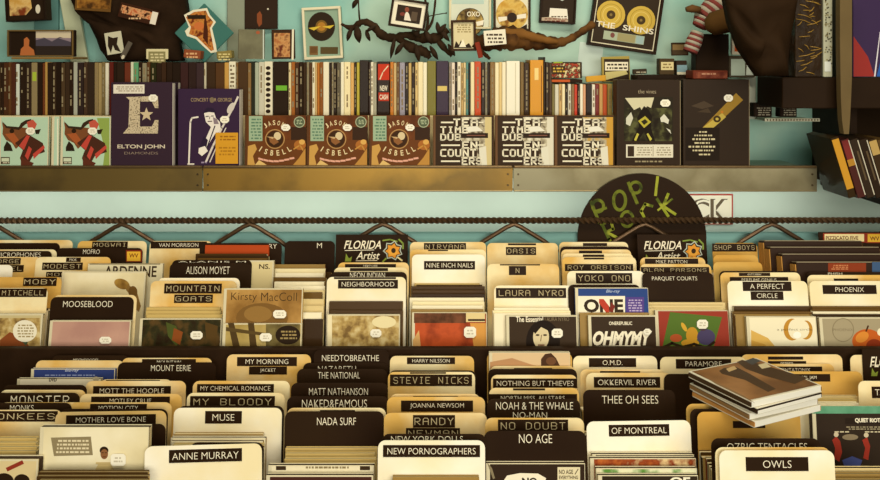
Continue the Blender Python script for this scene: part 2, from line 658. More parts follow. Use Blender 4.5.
def card_obj(it, M, Wd, H, colname, ordn):
    mb = MB()
    hx, nz = CARD[it['col']]
    m = mat(hx, 0.5, hex2=nz, scale=7, rnd=True)
    rad = it.get('rad', .011)
    out = rounded_card(Wd, H, rad) if rad else [(-Wd / 2, 0), (Wd / 2, 0), (Wd / 2, H), (-Wd / 2, H)]
    mb.prism(out, 0, it['T'], m)
    o = mb.build('divider_card', None, M)
    nlet = 0
    for s in it['strips']:
        if s[1] == 'n':
            strip_part(o, M, '', 's', *s[2:])
        else:
            strip_part(o, M, s[0], s[1], *s[2:])
            nlet += 1
    if it.get('art'):
        am = MB()
        draw(am, M, it['art'])
        am.build('printed_sign', o)
    if it.get('label'):
        lab = it['label']
    else:
        q = [s for s in it['strips'] if s[1] != 'n']
        if q and q[-1][1] in 'WV':
            look = 'white %s-letter print' % NUM[len(q[-1][0].replace(' ', '').replace('.', ''))]
        elif q:
            look = '%s-letter strip' % NUM[len(q[-1][0].replace(' ', '').replace('.', ''))]
        elif it['strips']:
            look = 'bare strip'
        else:
            look = 'no lettering showing'
        lab = '%s divider card, %s, %s in %s' % (CARD_NAME[it['col']], look, ordn, colname)
    tag(o, lab, 'divider card', 'divider cards in the ' + colname.split(' from')[0])
    return o


def cd_obj(it, M, Wd, H, label=None, grp=None):
    mb = MB()
    if it.get('solid'):
        mb.box(-Wd / 2, Wd / 2, 0, it['T'], 0, H, mat(it['solid'], 0.35), .001)
        if it.get('side'):
            mb.box(-Wd / 2 + .002, Wd / 2 - .002, .002, .0045, H, H + .0012, mat('#a89c80', .3))
            mb.box(-Wd / 2 + .002, Wd / 2 - .002, it['T'] - .005, it['T'] - .002, H, H + .001, mat('#7c7058', .3))
            for k in range(4):
                a = it['T'] * (k + .15) / 4
                b = it['T'] * (k + .85) / 4
                for sx in (-1, 1):
                    mb.box(sx * Wd / 2 - .002, sx * Wd / 2 + .0004, a, b, .004, H - .004, mat(it['side'], 0.55))
    else:
        lm = MB()
        lm.mi(mat('#d9cfae', 0.22))
        case_mesh(mb, Wd, H, it['T'], it.get('tray', '#2f2012'), it.get('paper', '#d8c48c'), it.get('side', '#cdb98a'), lidmb=lm)
    o = mb.build('cd_case', None, M)
    if not it.get('solid'):
        lm.build('lid', o)
    if it.get('art'):
        am = MB()
        y = -0.0003
        first = it['art'][0]
        arts = list(it['art'])
        if first[0] == 'bg':
            mm = first[1] if not isinstance(first[1], str) else mat(first[1], 0.42, coat=0)
            e = first[2] if len(first) > 2 else .003
            am.face([(-Wd / 2 + .006, y, .003), (Wd / 2 - e, y, .003), (Wd / 2 - e, y, H - e), (-Wd / 2 + .006, y, H - e)], mm)
            arts = arts[1:]
        draw(am, M, arts, y=-0.0004)
        am.build('cover', o)
    for s in it.get('st', ()):
        sticker(o, M, *s)
    tag(o, it['label'] if label is None else label, it.get('cat', 'CD'), grp or it.get('grp', 'CDs facing out in the bins'))
    return o


def column(items, tilt, FF, colname, smax, fill=True, seed=0):
    rng = random.Random(seed)
    ex = []
    for it in items:
        if it['kind'] == 'run':
            for k in range(it['n']):
                f = k / max(1, it['n'] - 1)
                ex.append(dict(kind='pack', xl=it['xl'] + rng.uniform(-1.5, 1.5), xr=it['xr'] + rng.uniform(-1.5, 1.5), yt=it['y0'] + (it['y1'] - it['y0']) * f, T=.0102, h=it.get('h', .125), v=it.get('v'), nofill=it.get('nofill') and k == 0))
        else:
            ex.append(it)
    prev, pT = None, 0
    for it in ex:
        if it['kind'] != 'card':
            it['yt'] += it['T'] * (150 if FF(0.0) == UF(0.0) else 230)    # the measured line is the rear top edge
        s = nominal(it, tilt, FF) if 's' not in it else it['s']
        s = min(s, smax - (it['T'] if it['T'] > .02 else 0))
        if prev is not None:
            # the case extends back from its front plane by T
            s = min(s, prev - it['T'] - .0016)
        it['S'] = s
        prev = s
    lo = SMIN.get(FF(0.0), None)
    if lo is not None:
        nxt = None
        for it in reversed(ex):
            need = lo if nxt is None else nxt['S'] + nxt['T'] * 0 + it['T'] * 0 + nxt['T'] + .0012
            it['S'] = max(it['S'], need)
            nxt = it
    ncard = sum(1 for it in ex if it['kind'] == 'card')
    i = ncard
    U = Vector((0, math.sin(tilt), math.cos(tilt)))
    for it in ex:
        T = solve(it, it['S'], tilt, FF)
        f0, f1 = FF(0.0), FF(1.0) - FF(0.0)
        H = (T.z - f0 - f1 * T.y) / (math.cos(tilt) - f1 * math.sin(tilt))
        if H < .05 or H > .24:
            print('HEIGHT', colname, it['kind'], it['yt'], round(H, 3))
        H -= it['T'] * (math.sin(tilt) + f1 * math.cos(tilt)) * 1.03 / (math.cos(tilt) - f1 * math.sin(tilt))
        base = T - U * H
        Dl, Dr = ray(it['xl'], it['yt']), ray(it['xr'], it['yt'])
        Wd = (it['xr'] - it['xl']) / F * (T.y / ray(440, it['yt']).y)
        M = frame(base, tilt, math.radians(it.get('roll', 0)))
        it['B'], it['Wd'], it['X'] = base, Wd, base.x
        if it['kind'] == 'card':
            card_obj(it, M, Wd, H, colname, ORD[i] + ' from the front' if i > 1 else 'frontmost')
            i -= 1
        elif it['kind'] == 'cd':
            cd_obj(it, M, Wd, H)
        else:
            put_case(M, 'cases packed in ' + colname, 'jewel case packed edge-up among the cards in ' + colname, it['v'] if it['v'] is not None else rng.randrange(24), Wd / .142, H / .125)
    # the discs filed between the cards
    if fill:
        ct, st = math.cos(tilt), math.sin(tilt)
        for a, b in zip(ex, ex[1:]):
            if b.get('nofill'):
                continue
            sa, sb = a['S'] - .0012, b['S'] + b['T'] + .0012
            s = sa - .0108
            x = b['X'] if b['kind'] != 'cd' else a['X']
            while s > sb:
                f0, f1 = FF(0.0), FF(1.0) - FF(0.0)
                # base point on the floor with Y ct - Z st = s
                Y = (s + f0 * st) / (ct - f1 * st)
                base = Vector((x + rng.uniform(-.003, .003), Y, f0 + f1 * Y)) + U * .0102 * (st + f1 * ct) * 1.03
                put_case(frame(base, tilt), 'cases packed in ' + colname, 'jewel case packed edge-up among the cards in ' + colname, rng.randrange(24), 1, rng.uniform(.975, 1.0))
                s -= .0108
    print(colname, 'minbaseY', round(min(e['B'].y for e in ex),3), 'maxY', round(max(e['B'].y+e['T'] for e in ex),3), 'front s', round(ex[-1]['S'], 3), 'back', round(ex[0]['S'], 3))
SU = 1.936 * math.cos(TU) - (ZC - .41) * math.sin(TU)
SL = 1.588 * math.cos(TL) - (ZC - .57) * math.sin(TL)
SMIN[UF(0.0)] = 1.633 * math.cos(TU) - UF(1.633) * math.sin(TU)
ART_FLOR = lambda x, y, s=1.0: [
    ('t', INK, 'FLORIDA', x + 8, y + 6 * s, x + 45, y + 14.5 * s, 'i'), ('l', INK, [(x + 9, y + 16), (x + 38, y + 15.4)], .6),
    ('t', INK, 'Artist', x + 20, y + 17, x + 44, y + 25, 'i'), ('l', INK, [(x + 20, y + 26.3), (x + 41, y + 26)], .6),
    ('p', '#8a9a3c', [(x + 9, y + 27), (x + 10, y + 19), (x + 13, y + 24), (x + 16, y + 22), (x + 15, y + 27)]),
    ('l', '#7f9440', [(x + 47, y + 6), (x + 54, y + 5), (x + 61, y + 7)], 1.4), ('l', '#7f9440', [(x + 63, y + 5), (x + 67, y + 9), (x + 67, y + 14)], 1.6),
    ('p', '#b9c2b4', star_pts(x + 57, y + 16, 10.2, 7, .74, -80)), ('p', BLK, star_pts(x + 57, y + 16, 8.9, 7, .72, -80)), ('p', '#dd9432', star_pts(x + 57, y + 16.3, 7.8, 7, .68, -80)), ('e', '#e6a640', x + 57, y + 17.6, 4.6, 3.4), ('l', '#8a9a3c', [(x + 50, y + 24), (x + 47, y + 27)], 1.6), ('l', '#e8d9a0', [(x + 62, y + 23), (x + 66, y + 26)], 1.6),
    ('e', '#3a2712', x + 57.5, y + 16, 2.3, 2.5)]
photo1 = mat('#d8c48e', .4, hex2='#7d6136', hex3='#b89a5c', scale=45, coat=0)
photo2 = mat('#2c1d10', .4, hex2='#5a4424', hex3='#33301a', scale=30, coat=0)
photo3 = mat('#b24a22', .4, hex2='#6a2412', hex3='#c2542a', scale=10, coat=0)
photo4 = mat('#8a5a34', .4, hex2='#2b1c10', hex3='#59371f', scale=18, coat=0)
tanphoto = mat('#c39a58', .4, hex2='#8e6732', hex3='#ab8144', scale=14, coat=0)
icy = mat('#efe6c6', .35, hex2='#d9cba0', hex3='#e6dab2', scale=8, coat=0)

column([
    c(-12, 73, 240, 'c'), c(-14, 60, 243, 'k'),
    c(78, 147, 241, 'c', [('MOGWAI', 'l', 92, 241.5, 128, 248)]),
    c(57, 143, 248, 'k', [('MOFRO', 'W', 83, 249.5, 100, 254)], art=[('r', '#7a2a18', 126, 250, 142, 262), ('r', '#e3b23a', 127, 251.5, 140.5, 261), ('t', '#6a2414', 'WV', 129, 253.5, 138.5, 257.5, 'b')],
      label='black divider card with yellow red-edged sticker, near the back of the first upper column'),
    c(-14, 57, 249.5, 'c'), c(-16, 52, 251, 'k', [('MICROPHONES', 'W', -4, 252.5, 41, 257)]),
    c(-30, 41, 257, 'c', [('GEORGE', 'l', -16, 258, 21, 264.5), ('MICHAEL', 'l', -22, 265, 24, 272)]),
    c(36, 111, 257, 'c', [('MOE.', 's', 66, 257.5, 81, 262), ('MODEST', 'l', 42, 262.5, 83, 270), ('MOUSE', 'l', 46, 271.8, 82, 277)]),
    d(88, 163, 262, 'grey-white disc case with big dark capitals across its top, second behind the brown-smudged one', [('bg', '#d8cfae'), ('t', '#3a2a1a', 'ARDENNE', 104, 266, 157, 277, 'b'), ('l', '#6a5a3a', [(90, 264), (160, 264)], .8)], h=.15),
    c(-60, 13, 265, 'w'),
    d(62, 146, 270, 'cream disc case with a brown smudge, standing tall behind the black card', [('bg', icy), ('e', mat('#a8843f', .4, hex2='#6b4a20', scale=30), 122, 284, 8, 5, 20), ('p', '#8a6a38', [(128, 284), (137, 292), (141, 306), (139, 312), (134, 308), (133, 298), (126, 290)]), ('e', '#6e5026', 133, 292, 4.5, 6)], h=.165),
    c(-12, 62, 277, 'y', [('MOBY', 'l', 23, 277.5, 57, 286)]),
    c(-32, 48, 288, 'c', [('JONI MITCHELL', 'l', -28, 288.5, 47, 297)]),
    c(54, 137, 295, 'c'),
    c(51, 134, 297, 'k', [('MOOSEBLOOD', 'W', 63, 301, 113, 307)]),
    d(-30, 43, 312, 'pale CD with a round white text sticker, at the far corner of the upper bin', [('bg', '#cdbd8c'), ('r', photo1, -28, 318, 40, 346), ('p', '#8a4a26', [(0, 340), (10, 332), (22, 336), (30, 347), (0, 347)]), ('p', '#4c5a40', [(16, 334), (24, 330), (30, 338), (26, 346)]), ('e', '#f1ead2', 25, 331, 12, 11), ('h', '#a89468', 16, 324, 34, 338, 5)], T=.012),
    d(50, 131, 319, 'dusty pink CD with a price sticker in front of a black card', [('bg', mat('#b5897c', .4, hex2='#c79c8a', scale=12, coat=0), .002)], st=[(106, 340, 12, 7)]),
], TU, UF, 'the first upper column', SU, seed=1)

column([
    c(150, 212, 241, 'c', [('VAN MORRISON', 's', 150.5, 241.5, 207, 248.5)]),
    c(200, 282, 243, 'k', [('RY', 'W', 269, 244, 277, 248.5)]),
    d(205, 269, 243.5, 'disc case with an orange-red top edge, back of the second upper column', None, solid='#b5481e', h=.16),
    r(197, 268, 250, 259, 5),
    d(200, 274, 259, 'cream disc case with dark capitals, behind the black card in second upper column', [('bg', '#dccb98'), ('t', '#3a2a18', 'NS.', 259, 264, 270, 269, 'b')], h=.15),
    c(172, 252, 260, 'k', [('ALANIS M', 'W', 178, 261, 246, 262.5)]),
    c(170, 251, 263, 'k', [('ALISON MOYET', 'W', 186, 266.5, 230, 274)]),
    c(158, 240, 278, 'w'),
    c(151, 237, 281, 'c', [('MOUNTAIN', 'l', 164, 283.5, 222, 293.5), ('GOATS', 'l', 174, 294.5, 213, 303)]),
    r(146, 221, 306, 313, 3, v=5),
    d(140, 222, 317, 'dark CD with green and brown shapes and a price sticker beside the pink one', [('bg', photo2, .002), ('p', '#4c5526', [(166, 322), (176, 326), (182, 340), (176, 346), (168, 336)]), ('p', '#8a4a20', [(174, 328), (183, 332), (180, 345), (172, 340)]), ('p', '#57401e', [(205, 322), (218, 326), (216, 344), (206, 338)])], st=[(197, 335, 12, 8)]),
], TU, UF, 'the second upper column', SU, seed=2)

column([
    c(285, 335, 241, 'k', [('M', 'W', 317, 243, 322, 248)]),
    r(275, 325, 263, 289, 7, h=.15),
    r(255, 323, 291, 318, 5, h=.14),
    d(224, 303, 287, 'tan CD with large dark serif lettering, raised above the barred one', [('bg', tanphoto, .002), ('t', '#43301a', 'Kirsty', 231, 292.5, 257, 302.5, 's'), ('t', '#43301a', 'MacColl', 261, 292.5, 297, 301, 's'), ('e', '#7c5a2c', 262, 318, 26, 15), ('e', '#94703a', 258, 314, 14, 8)], st=[(280, 314, 13, 8)], h=.155, side='#d0a452'),
    d(223, 302, 322, 'olive CD with dark bars and a black oval, lowest in the third upper column', [('bg', mat('#c2ab6a', .4, hex2='#a58c4c', scale=16, coat=0), .002), ('p', '#4f3c20', [(228, 323), (234, 323), (240, 347), (233, 347)]), ('p', '#4f3c20', [(248, 323), (254, 323), (257, 347), (250, 347)]), ('p', '#5a4726', [(226, 327), (266, 333), (266, 336), (226, 331)]), ('r', mat('#7d6f42', .4, hex2='#5a4c2a', scale=40), 266, 324, 300, 347), ('e', '#2a1d10', 288, 335, 12.5, 9.5), ('h', '#a08a58', 280, 330, 297, 340, 3)], st=[(266, 337, 12, 8)]),
], TU, UF, 'the third upper column', SU, seed=3)

column([
    c(336, 408, 234.5, 'k', [], art=ART_FLOR(336, 234.5), rad=0, label='black sign card with hand-lettered white words and orange flower above the upper bin, third-to-fourth column'),
    c(338, 409, 262.5, 'c', [('NEKO CASE', 's', 345, 264, 396, 267.5)]),
    c(334, 408, 267.5, 'c', [('', 'n', 350, 268, 388, 271)]),
    c(330, 407, 272, 'k', [('NEON INDIAN', 'W', 350, 272.5, 385, 278)]),
    c(327, 406, 277, 'w', [('', 'n', 334, 277.2, 396, 279), ('NEIGHBORHOOD', 's', 338, 279.8, 398, 288.5)]),
    r(330, 404, 300, 309, 2, v=3),
    d(327, 400, 313, 'CD with a mottled tan and cream photograph and a price sticker', [('bg', photo1, .002), ('r', '#efe3bb', 328, 315, 332, 348), ('e', '#eadcab', 384, 322, 12, 6)], st=[(376, 333, 11, 8)]),
], TU, UF, 'the fourth upper column', SU, seed=4)

column([
    c(410, 486, 242, 'c', [('NIRVANA', 'l', 424, 243, 466, 250.5)]),
    c(410, 486, 249.5, 'c', [('', 'n', 428, 249.8, 448, 251)]),
    c(412, 485, 254.5, 'w', [('NINE INCH NAILS', 's', 424, 261, 475, 269.5)]),
    r(411, 484, 285, 308, 7, h=.132),
    d(412, 487, 311, 'red-orange CD with a brown band and hexagonal price sticker', [('bg', photo3, .002), ('r', mat('#7a4a30', .4, hex2='#4a2c18', scale=40), 414, 313, 466, 323), ('r', '#e2cc92', 466, 313, 485, 322), ('r', '#3a2818', 468, 319, 485, 321), ('p', '#d89a4a', [(470, 323), (486, 323), (486, 348), (474, 348)]), ('p', '#d8a868', [(413, 340), (419, 330), (421, 348), (413, 348)])], st=[(470, 332, 12, 11)]),
], TU, UF, 'the fifth upper column', SU, seed=5)

column([
    c(487, 558, 243, 'c', [('', 'n', 508, 243.4, 536, 245.2), ('OASIS', 'l', 506, 247, 536, 255)]),
    c(487, 559, 264, 'c', [('', 'n', 500, 264.2, 540, 265.4), ('N', 'l', 509, 266, 526, 275)]),
    c(494, 574, 285.5, 'w', [('LAURA NYRO', 'l', 496, 288, 566, 298)]),
    r(494, 570, 304, 312, 4),
    d(506, 577, 314, 'dark CD with a portrait of a long-haired woman and white title', [('bg', '#3a2b1c', .002), ('t', INK, 'The Essential', 516, 316.5, 543, 322, 'b'), ('t', '#8c7c60', 'LAURA NYRO', 545, 317, 569, 321, 's'),
        ('e', '#1e130a', 543, 342, 17, 22), ('e', '#d9c9a0', 541, 337, 8, 12), ('p', '#1e130a', [(532, 328), (542, 323), (551, 328), (549, 331), (541, 327), (535, 334)]), ('e', '#3a2a18', 537.5, 335, 2, .9), ('e', '#3a2a18', 545, 335, 2, .9), ('l', '#7a6040', [(541.5, 335), (540.6, 341)], .8), ('l', '#7a4a34', [(538.5, 345), (544, 345)], 1.3), ('p', '#b5a27a', [(536, 347), (547, 347), (550, 352), (533, 352)])], st=[(557, 333, 11, 9)]),
], TU, UF, 'the sixth upper column', SU, seed=6)

column([
    c(559, 628, 242, 'c', [('', 'n', 583, 243, 607, 246)]), c(560, 630, 246.5, 'k'), c(561, 631, 249.5, 'c', [('', 'n', 579, 250.5, 602, 253.5)]),
    c(562, 633, 253.5, 'c', [('', 'n', 583, 254.5, 604, 257.5)]),
    c(562, 636, 257, 'c', [('', 'n', 584, 257.6, 604, 259.4), ('ROY ORBISON', 'l', 565, 264, 633, 271)]),
    c(567, 644, 271, 'w', [('YOKO ONO', 'l', 576, 273, 632, 283.5)]),
    c(568, 640, 284.6, 'k'),
    d(575, 648, 286, 'blue film disc case with bold black capitals and purple label', [('bg', '#2c4684', .001), ('r', '#f1ead2', 578, 296, 625, 352), ('t', '#33271a', 'ONE', 584, 299, 623, 312.5, 'B'), ('p', '#b8402c', [(599, 299), (603.5, 299), (609, 306), (609, 312.5), (606, 312.5), (599, 303)]), ('p', '#7a2c22', [(611, 302), (615, 306), (613, 312), (609, 312)]), ('r', '#54418a', 626, 297, 644, 352), ('h', '#b9a9d0', 628, 299, 642, 312, 5), ('t', '#aebcd8', 'Blu-ray', 606, 289.5, 620, 293.5, 'i'), ('l', '#33271a', [(583, 315.5), (622, 315.5)], 3)], h=.16, T=.013, side='#2c4684', tray='#2c4684'),
    r(580, 650, 311.5, 312.5, 1, nofill=True),
    d(588, 656, 314, 'black CD with slanted white block lettering, in front of the blue case', [('bg', '#3a2b1d', .002), ('t', INK, 'ONEREPUBLIC', 609, 321.5, 632, 325, 'b'), ('t', INK, 'OHMYMY', 593, 331, 652, 345.5, 'I'), ('l', INK, [(597, 346.5), (640, 345.5)], 1.2)], st=[(647, 331.5, 8, 6)]),
], TU, UF, 'the seventh upper column', SU, seed=7)

column([
    c(637, 706, 234.5, 'k', [], art=ART_FLOR(636, 235), rad=0, label='black sign card with hand-lettered white words and orange flower in front of the round sign'),
    c(640, 705, 257.5, 'c', [('MIKE PATTON', 's', 645, 258.5, 698, 265)]),
    c(640, 711, 264, 'c', [('ALAN PARSONS', 'l', 641, 267, 709, 273)]),
    c(642, 713, 272.5, 'k', [('PARQUET COURTS', 'W', 652, 276.5, 697, 281)]),
    r(648, 724, 301, 307, 3, v=13, h=.135),
    d(655, 728, 309, 'red-edged CD with dancing figures on green and a price sticker', [('bg', '#9a3a2a', .001), ('p', '#55702a', [(670, 312), (722, 317), (713, 349), (662, 349)]), ('e', '#c8942c', 692, 335, 6, 8), ('e', '#d8a838', 684, 327, 2, 5, -30), ('e', '#c8942c', 690, 343, 9, 4), ('e', '#b0532a', 676, 338, 6, 4), ('e', '#4d4468', 706, 337, 9, 8), ('e', '#57404a', 703, 327, 4, 4), ('l', '#2f2413', [(664, 347), (672, 343), (682, 347), (694, 344), (706, 348), (714, 342)], 2.6)], st=[(702, 324, 11, 9)]),
], TU, UF, 'the eighth upper column', SU, seed=8)

column([
    c(712, 757, 243, 'y', [('SHOP BOYS', 'l', 712.5, 243.5, 756, 251.5)]),
    c(713, 758, 255, 'y'), c(713, 762, 262, 'y'),
    c(719, 800, 271, 'k'),
    c(720, 800, 272.5, 'c', [('KATY PERRY', 's', 739, 272.8, 770, 276), ('PERFUME GENIUS', 's', 730, 277, 788, 283)]),
    c(727, 807, 281, 'w', [('A PERFECT', 's', 743, 281.6, 791, 291), ('CIRCLE', 's', 751, 291.4, 783, 300)]),
    r(734, 812, 305, 313, 4),
    d(746, 816, 315, 'white CD with a pair of golden crescents facing each other', [('bg', '#f1e8c8', .002), ('p', '#dcb25c', [(751, 330), (768, 338), (778, 350), (751, 350)]), ('p', '#c99a44', [(751, 340), (764, 344), (771, 350), (751, 350)]), ('e', '#c08a30', 792, 329.5, 8.5, 11), ('e', '#f1e8c8', 795.5, 329, 7.4, 10), ('e', '#c08a30', 806, 330, 6.5, 9.5), ('e', '#f1e8c8', 803.4, 329.5, 5.8, 8.6), ('t', '#5c4a28', 'a perfect circle', 777, 328.2, 812, 331.2, 's'), ('e', '#fdf9ea', 797, 335, 4, 3.4)]),
], TU, UF, 'the ninth upper column', SU, seed=9)

big = dict(solid='#33231a', side='#c08c46', h=.135)
column([
    c(818, 905, 232, 'k', [], art=[('r', '#8e3320', 823, 233, 866, 242.5), ('r', '#ead9a0', 824.5, 234, 864, 241.5), ('t', '#6b3320', 'PIZZICATO FIVE', 826, 236, 858, 240, 'b'), ('r', '#8e3320', 866, 233, 882, 243), ('r', '#dcae38', 867.5, 234, 881, 242), ('t', '#6b3320', 'WV', 870, 236.5, 879, 240.5, 'b')], rad=0, label='black card with red-edged cream and yellow strips, rearmost above the end upper column'),
    d(764, 862, 236, 'dark thick disc box, rearmost of the leaning row at the bin end', None, T=.034, **big),
    d(770, 880, 243, 'dark thick disc box, second from the back of the leaning row', None, T=.03, **big),
    d(782, 893, 250, 'dark thick disc box, third from the back of the leaning row', None, T=.03, **big),
    d(796, 900, 258, 'dark thick disc box with dull red label, frontmost of the leaning row', [('r', '#8a3a1e', 828, 263, 866, 274), ('h', '#d08a5a', 831, 264.5, 848, 270, 3), ('r', '#3f5a80', 872, 262, 886, 274)], T=.03, **big),
    c(806, 890, 272, 'k', [('PHISH', 'W', 828, 272.6, 842, 275)]),
    c(807, 890, 275, 'c', [('', 'n', 834, 278.5, 858, 281)]),
    c(809, 894, 281, 'w', [('PHOENIX', 's', 823, 285, 876, 294)]),
    r(812, 892, 305, 313, 4),
    d(819, 895, 316, 'grey CD with an orange-red apple and a faint ring', [('bg', '#a79a7c', .002), ('o', '#8c7f62', 843, 330, 11, 12, .9), ('t', '#7c6f54', 'PHOENIX', 833, 328.5, 853, 331, 's'), ('e', '#c25f22', 867, 341, 15, 12), ('e', '#d98a36', 862, 337, 7, 5, -30), ('e', '#8a3418', 874, 346, 8, 7), ('l', '#4a2c14', [(866, 331), (868, 326)], 1.6), ('e', '#f0e6c8', 881, 332, 4, 4)]),
], TU, UF, 'the tenth upper column', SU, seed=10)

# ---------------------------------------------------------------- lower bin
column([
    c(52, 129, 355.5, 'k', [('MOONDOGGIES', 's', 63, 357.5, 109, 362)]),
    c(122, 212, 358, 'c', [('MOUNTAIN', 's', 142, 359, 196, 365)]),
    c(36, 124, 360.5, 'c'),
    c(118, 216, 362.5, 'k', [('MOUNT EERIE', 'W', 151, 365, 191, 371)]),
    d(31, 115, 366.5, 'deep blue film disc case lying behind the white one in first lower column', [('bg', '#34437e', .001), ('t', '#c3cbe0', 'Blu-ray', 65, 368.5, 79, 372.5, 'i'), ('h', '#8b98c4', 40, 374, 95, 379, 2)], h=.17, tray='#34437e', side='#34437e'),
    d(17, 101, 376.5, 'white film disc case with a dark emblem on its top edge', [('bg', '#efe6cc', .001), ('t', '#3a2d20', 'DVD', 49, 378, 57, 381.5, 'B'), ('e', '#b8ad92', 96, 379, 3, 2.5)], h=.17),
    c(100, 172, 379.5, 'c', [('', 'n', 106, 379.8, 160, 382)]),
    c(86, 186, 381, 'c', [('MOTT THE HOOPLE', 's', 93, 386, 171, 395.5)]),
    c(3, 87, 385, 'k', [('MONTROSE', 'W', 33, 390, 75, 396)]),
    c(0, 86, 390, 'c'),
    c(-12, 80, 393, 'k', [('MONSTER', 'V', 11, 396, 69, 405)]),
    c(80, 182, 394, 'c', [('MOTLEY CRUE', 's', 91, 396.5, 170, 405)]),
    c(0, 85, 402.5, 'c'),
    c(70, 172, 402.5, 'c', [('MOTION CITY', 's', 90, 403.8, 147, 412)]),
    c(-15, 72, 403, 'k', [('MONKS', 'W', 10, 405, 34, 411)]),
    c(60, 168, 409, 'k'),
    c(-45, 62, 410, 'c', [('MONKEES', 'l', -16, 411, 58, 421.5)]),
    c(57, 168, 411.5, 'c', [('MOTHER LOVE BONE', 's', 66, 414, 156, 425)], roll=-.8),
    c(66, 166, 424, 'k'),
    r(-60, 36, 436, 449, 4, v=5),
    d(40, 149, 424, 'cloudy white disc case with a small figure and grey text box', [('bg', icy, .001), ('p', '#8f8160', [(51, 437.5), (91, 436.5), (93, 455), (54, 456)]), ('h', '#e0d4b0', 54, 439, 90, 454, 4), ('p', '#d8c184', [(94, 472), (99, 463), (110, 463), (116, 472)]), ('e', '#2f2013', 104.2, 450.4, 4.4, 4), ('e', '#8a5e3a', 104.4, 454, 3.8, 5), ('l', '#3a2414', [(102, 452.6), (103.6, 452.6)], .7), ('l', '#3a2414', [(105.4, 452.6), (107, 452.6)], .7), ('l', '#5c3420', [(103, 456.6), (106, 456.6)], .7), ('r', '#c9b27c', 96, 462, 114, 464)], st=[(119, 459, 15, 12)], h=.165, T=.014),
    d(-60, 38, 455, 'cream box with red lettering and black ovals at the bin corner', [('bg', '#d9c594', .002), ('l', '#8f3324', [(8, 469), (22, 462.5)], 4), ('e', '#2b1d12', 4, 481, 10, 8), ('e', '#2b1d12', 22, 481, 8, 7)], T=.02, tray='#3a281a', side='#3a281a'),
    r(38, 148, 470, 478, 3, v=3),
], TL, LF, 'the first lower column', SL, seed=21)

column([
    c(227, 311, 354.5, 'c', [('MY MORNING', 's', 237, 357, 297, 366), ('JACKET', 's', 249, 366.5, 287, 374.5)]),
    c(193, 290, 381, 'c', [('MY CHEMICAL ROMANCE', 's', 197, 384, 274, 392.5)]),
    c(187, 285, 393, 'c', [('MY BLOODY', 'l', 190, 396, 275, 407.5)]),
    c(178, 284, 406, 'k'),
    c(174, 282, 408, 'w', [('MUSE', 's', 205, 411, 242, 423.5)]),
    r(172, 264, 432, 446, 5),
    c(190, 264, 442.5, 'k'),
    c(148, 265, 445, 'w', [('ANNE MURRAY', 's', 169, 448, 242, 463)], roll=-1.5),
], TL, LF, 'the second lower column', SL, seed=22)

column([
    c(314, 389, 350, 'k', [('NEEDTOBREATHE', 'W', 322, 355, 379, 361)]),
    c(303, 388, 363, 'k', [('NAZARETH', 'W', 318, 366, 356, 372)]),
    c(297, 387, 369, 'k', [('THE NATIONAL', 'W', 318, 372, 360, 378.5)]),
    c(291, 388, 383, 'k', [('MATT NATHANSON', 'W', 309, 388, 368, 395)]),
    c(287, 389, 396.5, 'k', [('NAKED&FAMOUS', 'W', 302, 399.5, 367, 407.5)]),
    c(287, 386, 408, 'c', [('', 'n', 320, 410, 355, 413)]),
    c(285, 384, 411.5, 'k', [('NADA SURF', 'W', 317, 417.5, 356, 425)]),
    r(284, 376, 446, 462, 4, v=5, h=.132),
    d(268, 374, 463, 'white-topped CD with a fine line of text, under the plain black card', [('bg', '#e6dcbc', .001), ('r', '#3a2a1a', 276, 466, 286, 470), ('h', '#8a7a58', 300, 465.5, 350, 469.5, 1), ('r', '#3a2a1a', 360, 466, 370, 470)], h=.135),
    d(266, 373, 473, 'dark maroon CD at the front of the third lower column', [('bg', '#4a2820', .002)], h=.13),
], TL, LF, 'the third lower column', SL, seed=23)

column([
    c(390, 474, 356, 'c', [('HARRY NILSSON', 's', 407, 357.3, 455, 364)]),
    c(389, 476, 370.5, 'k'),
    c(388, 475, 372, 'c', [('', 'n', 410, 372.2, 446, 373.6), ('STEVIE NICKS', 'l', 390, 374.5, 472, 386)]),
    c(390, 480, 394, 'c', [('NICKELBACK', 's', 413, 396, 458, 401)]),
    c(387, 485, 397, 'c', [('JOANNA NEWSOM', 's', 401, 400.5, 473, 411.5)]),
    c(384, 487, 413, 'c', [('RANDY', 'l', 413, 415, 455, 427.5), ('NEWMAN', 'l', 406, 428, 460, 438)]),
    c(382, 486, 434, 'k', [('NEW YORK DOLLS', 'W', 391, 436, 463, 442)]),
    c(378, 485, 440.5, 'w', [('NEW PORNOGRAPHERS', 's', 383, 445, 480, 457)]),
    r(392, 478, 475, 482, 2),
], TL, LF, 'the fourth lower column', SL, seed=24)

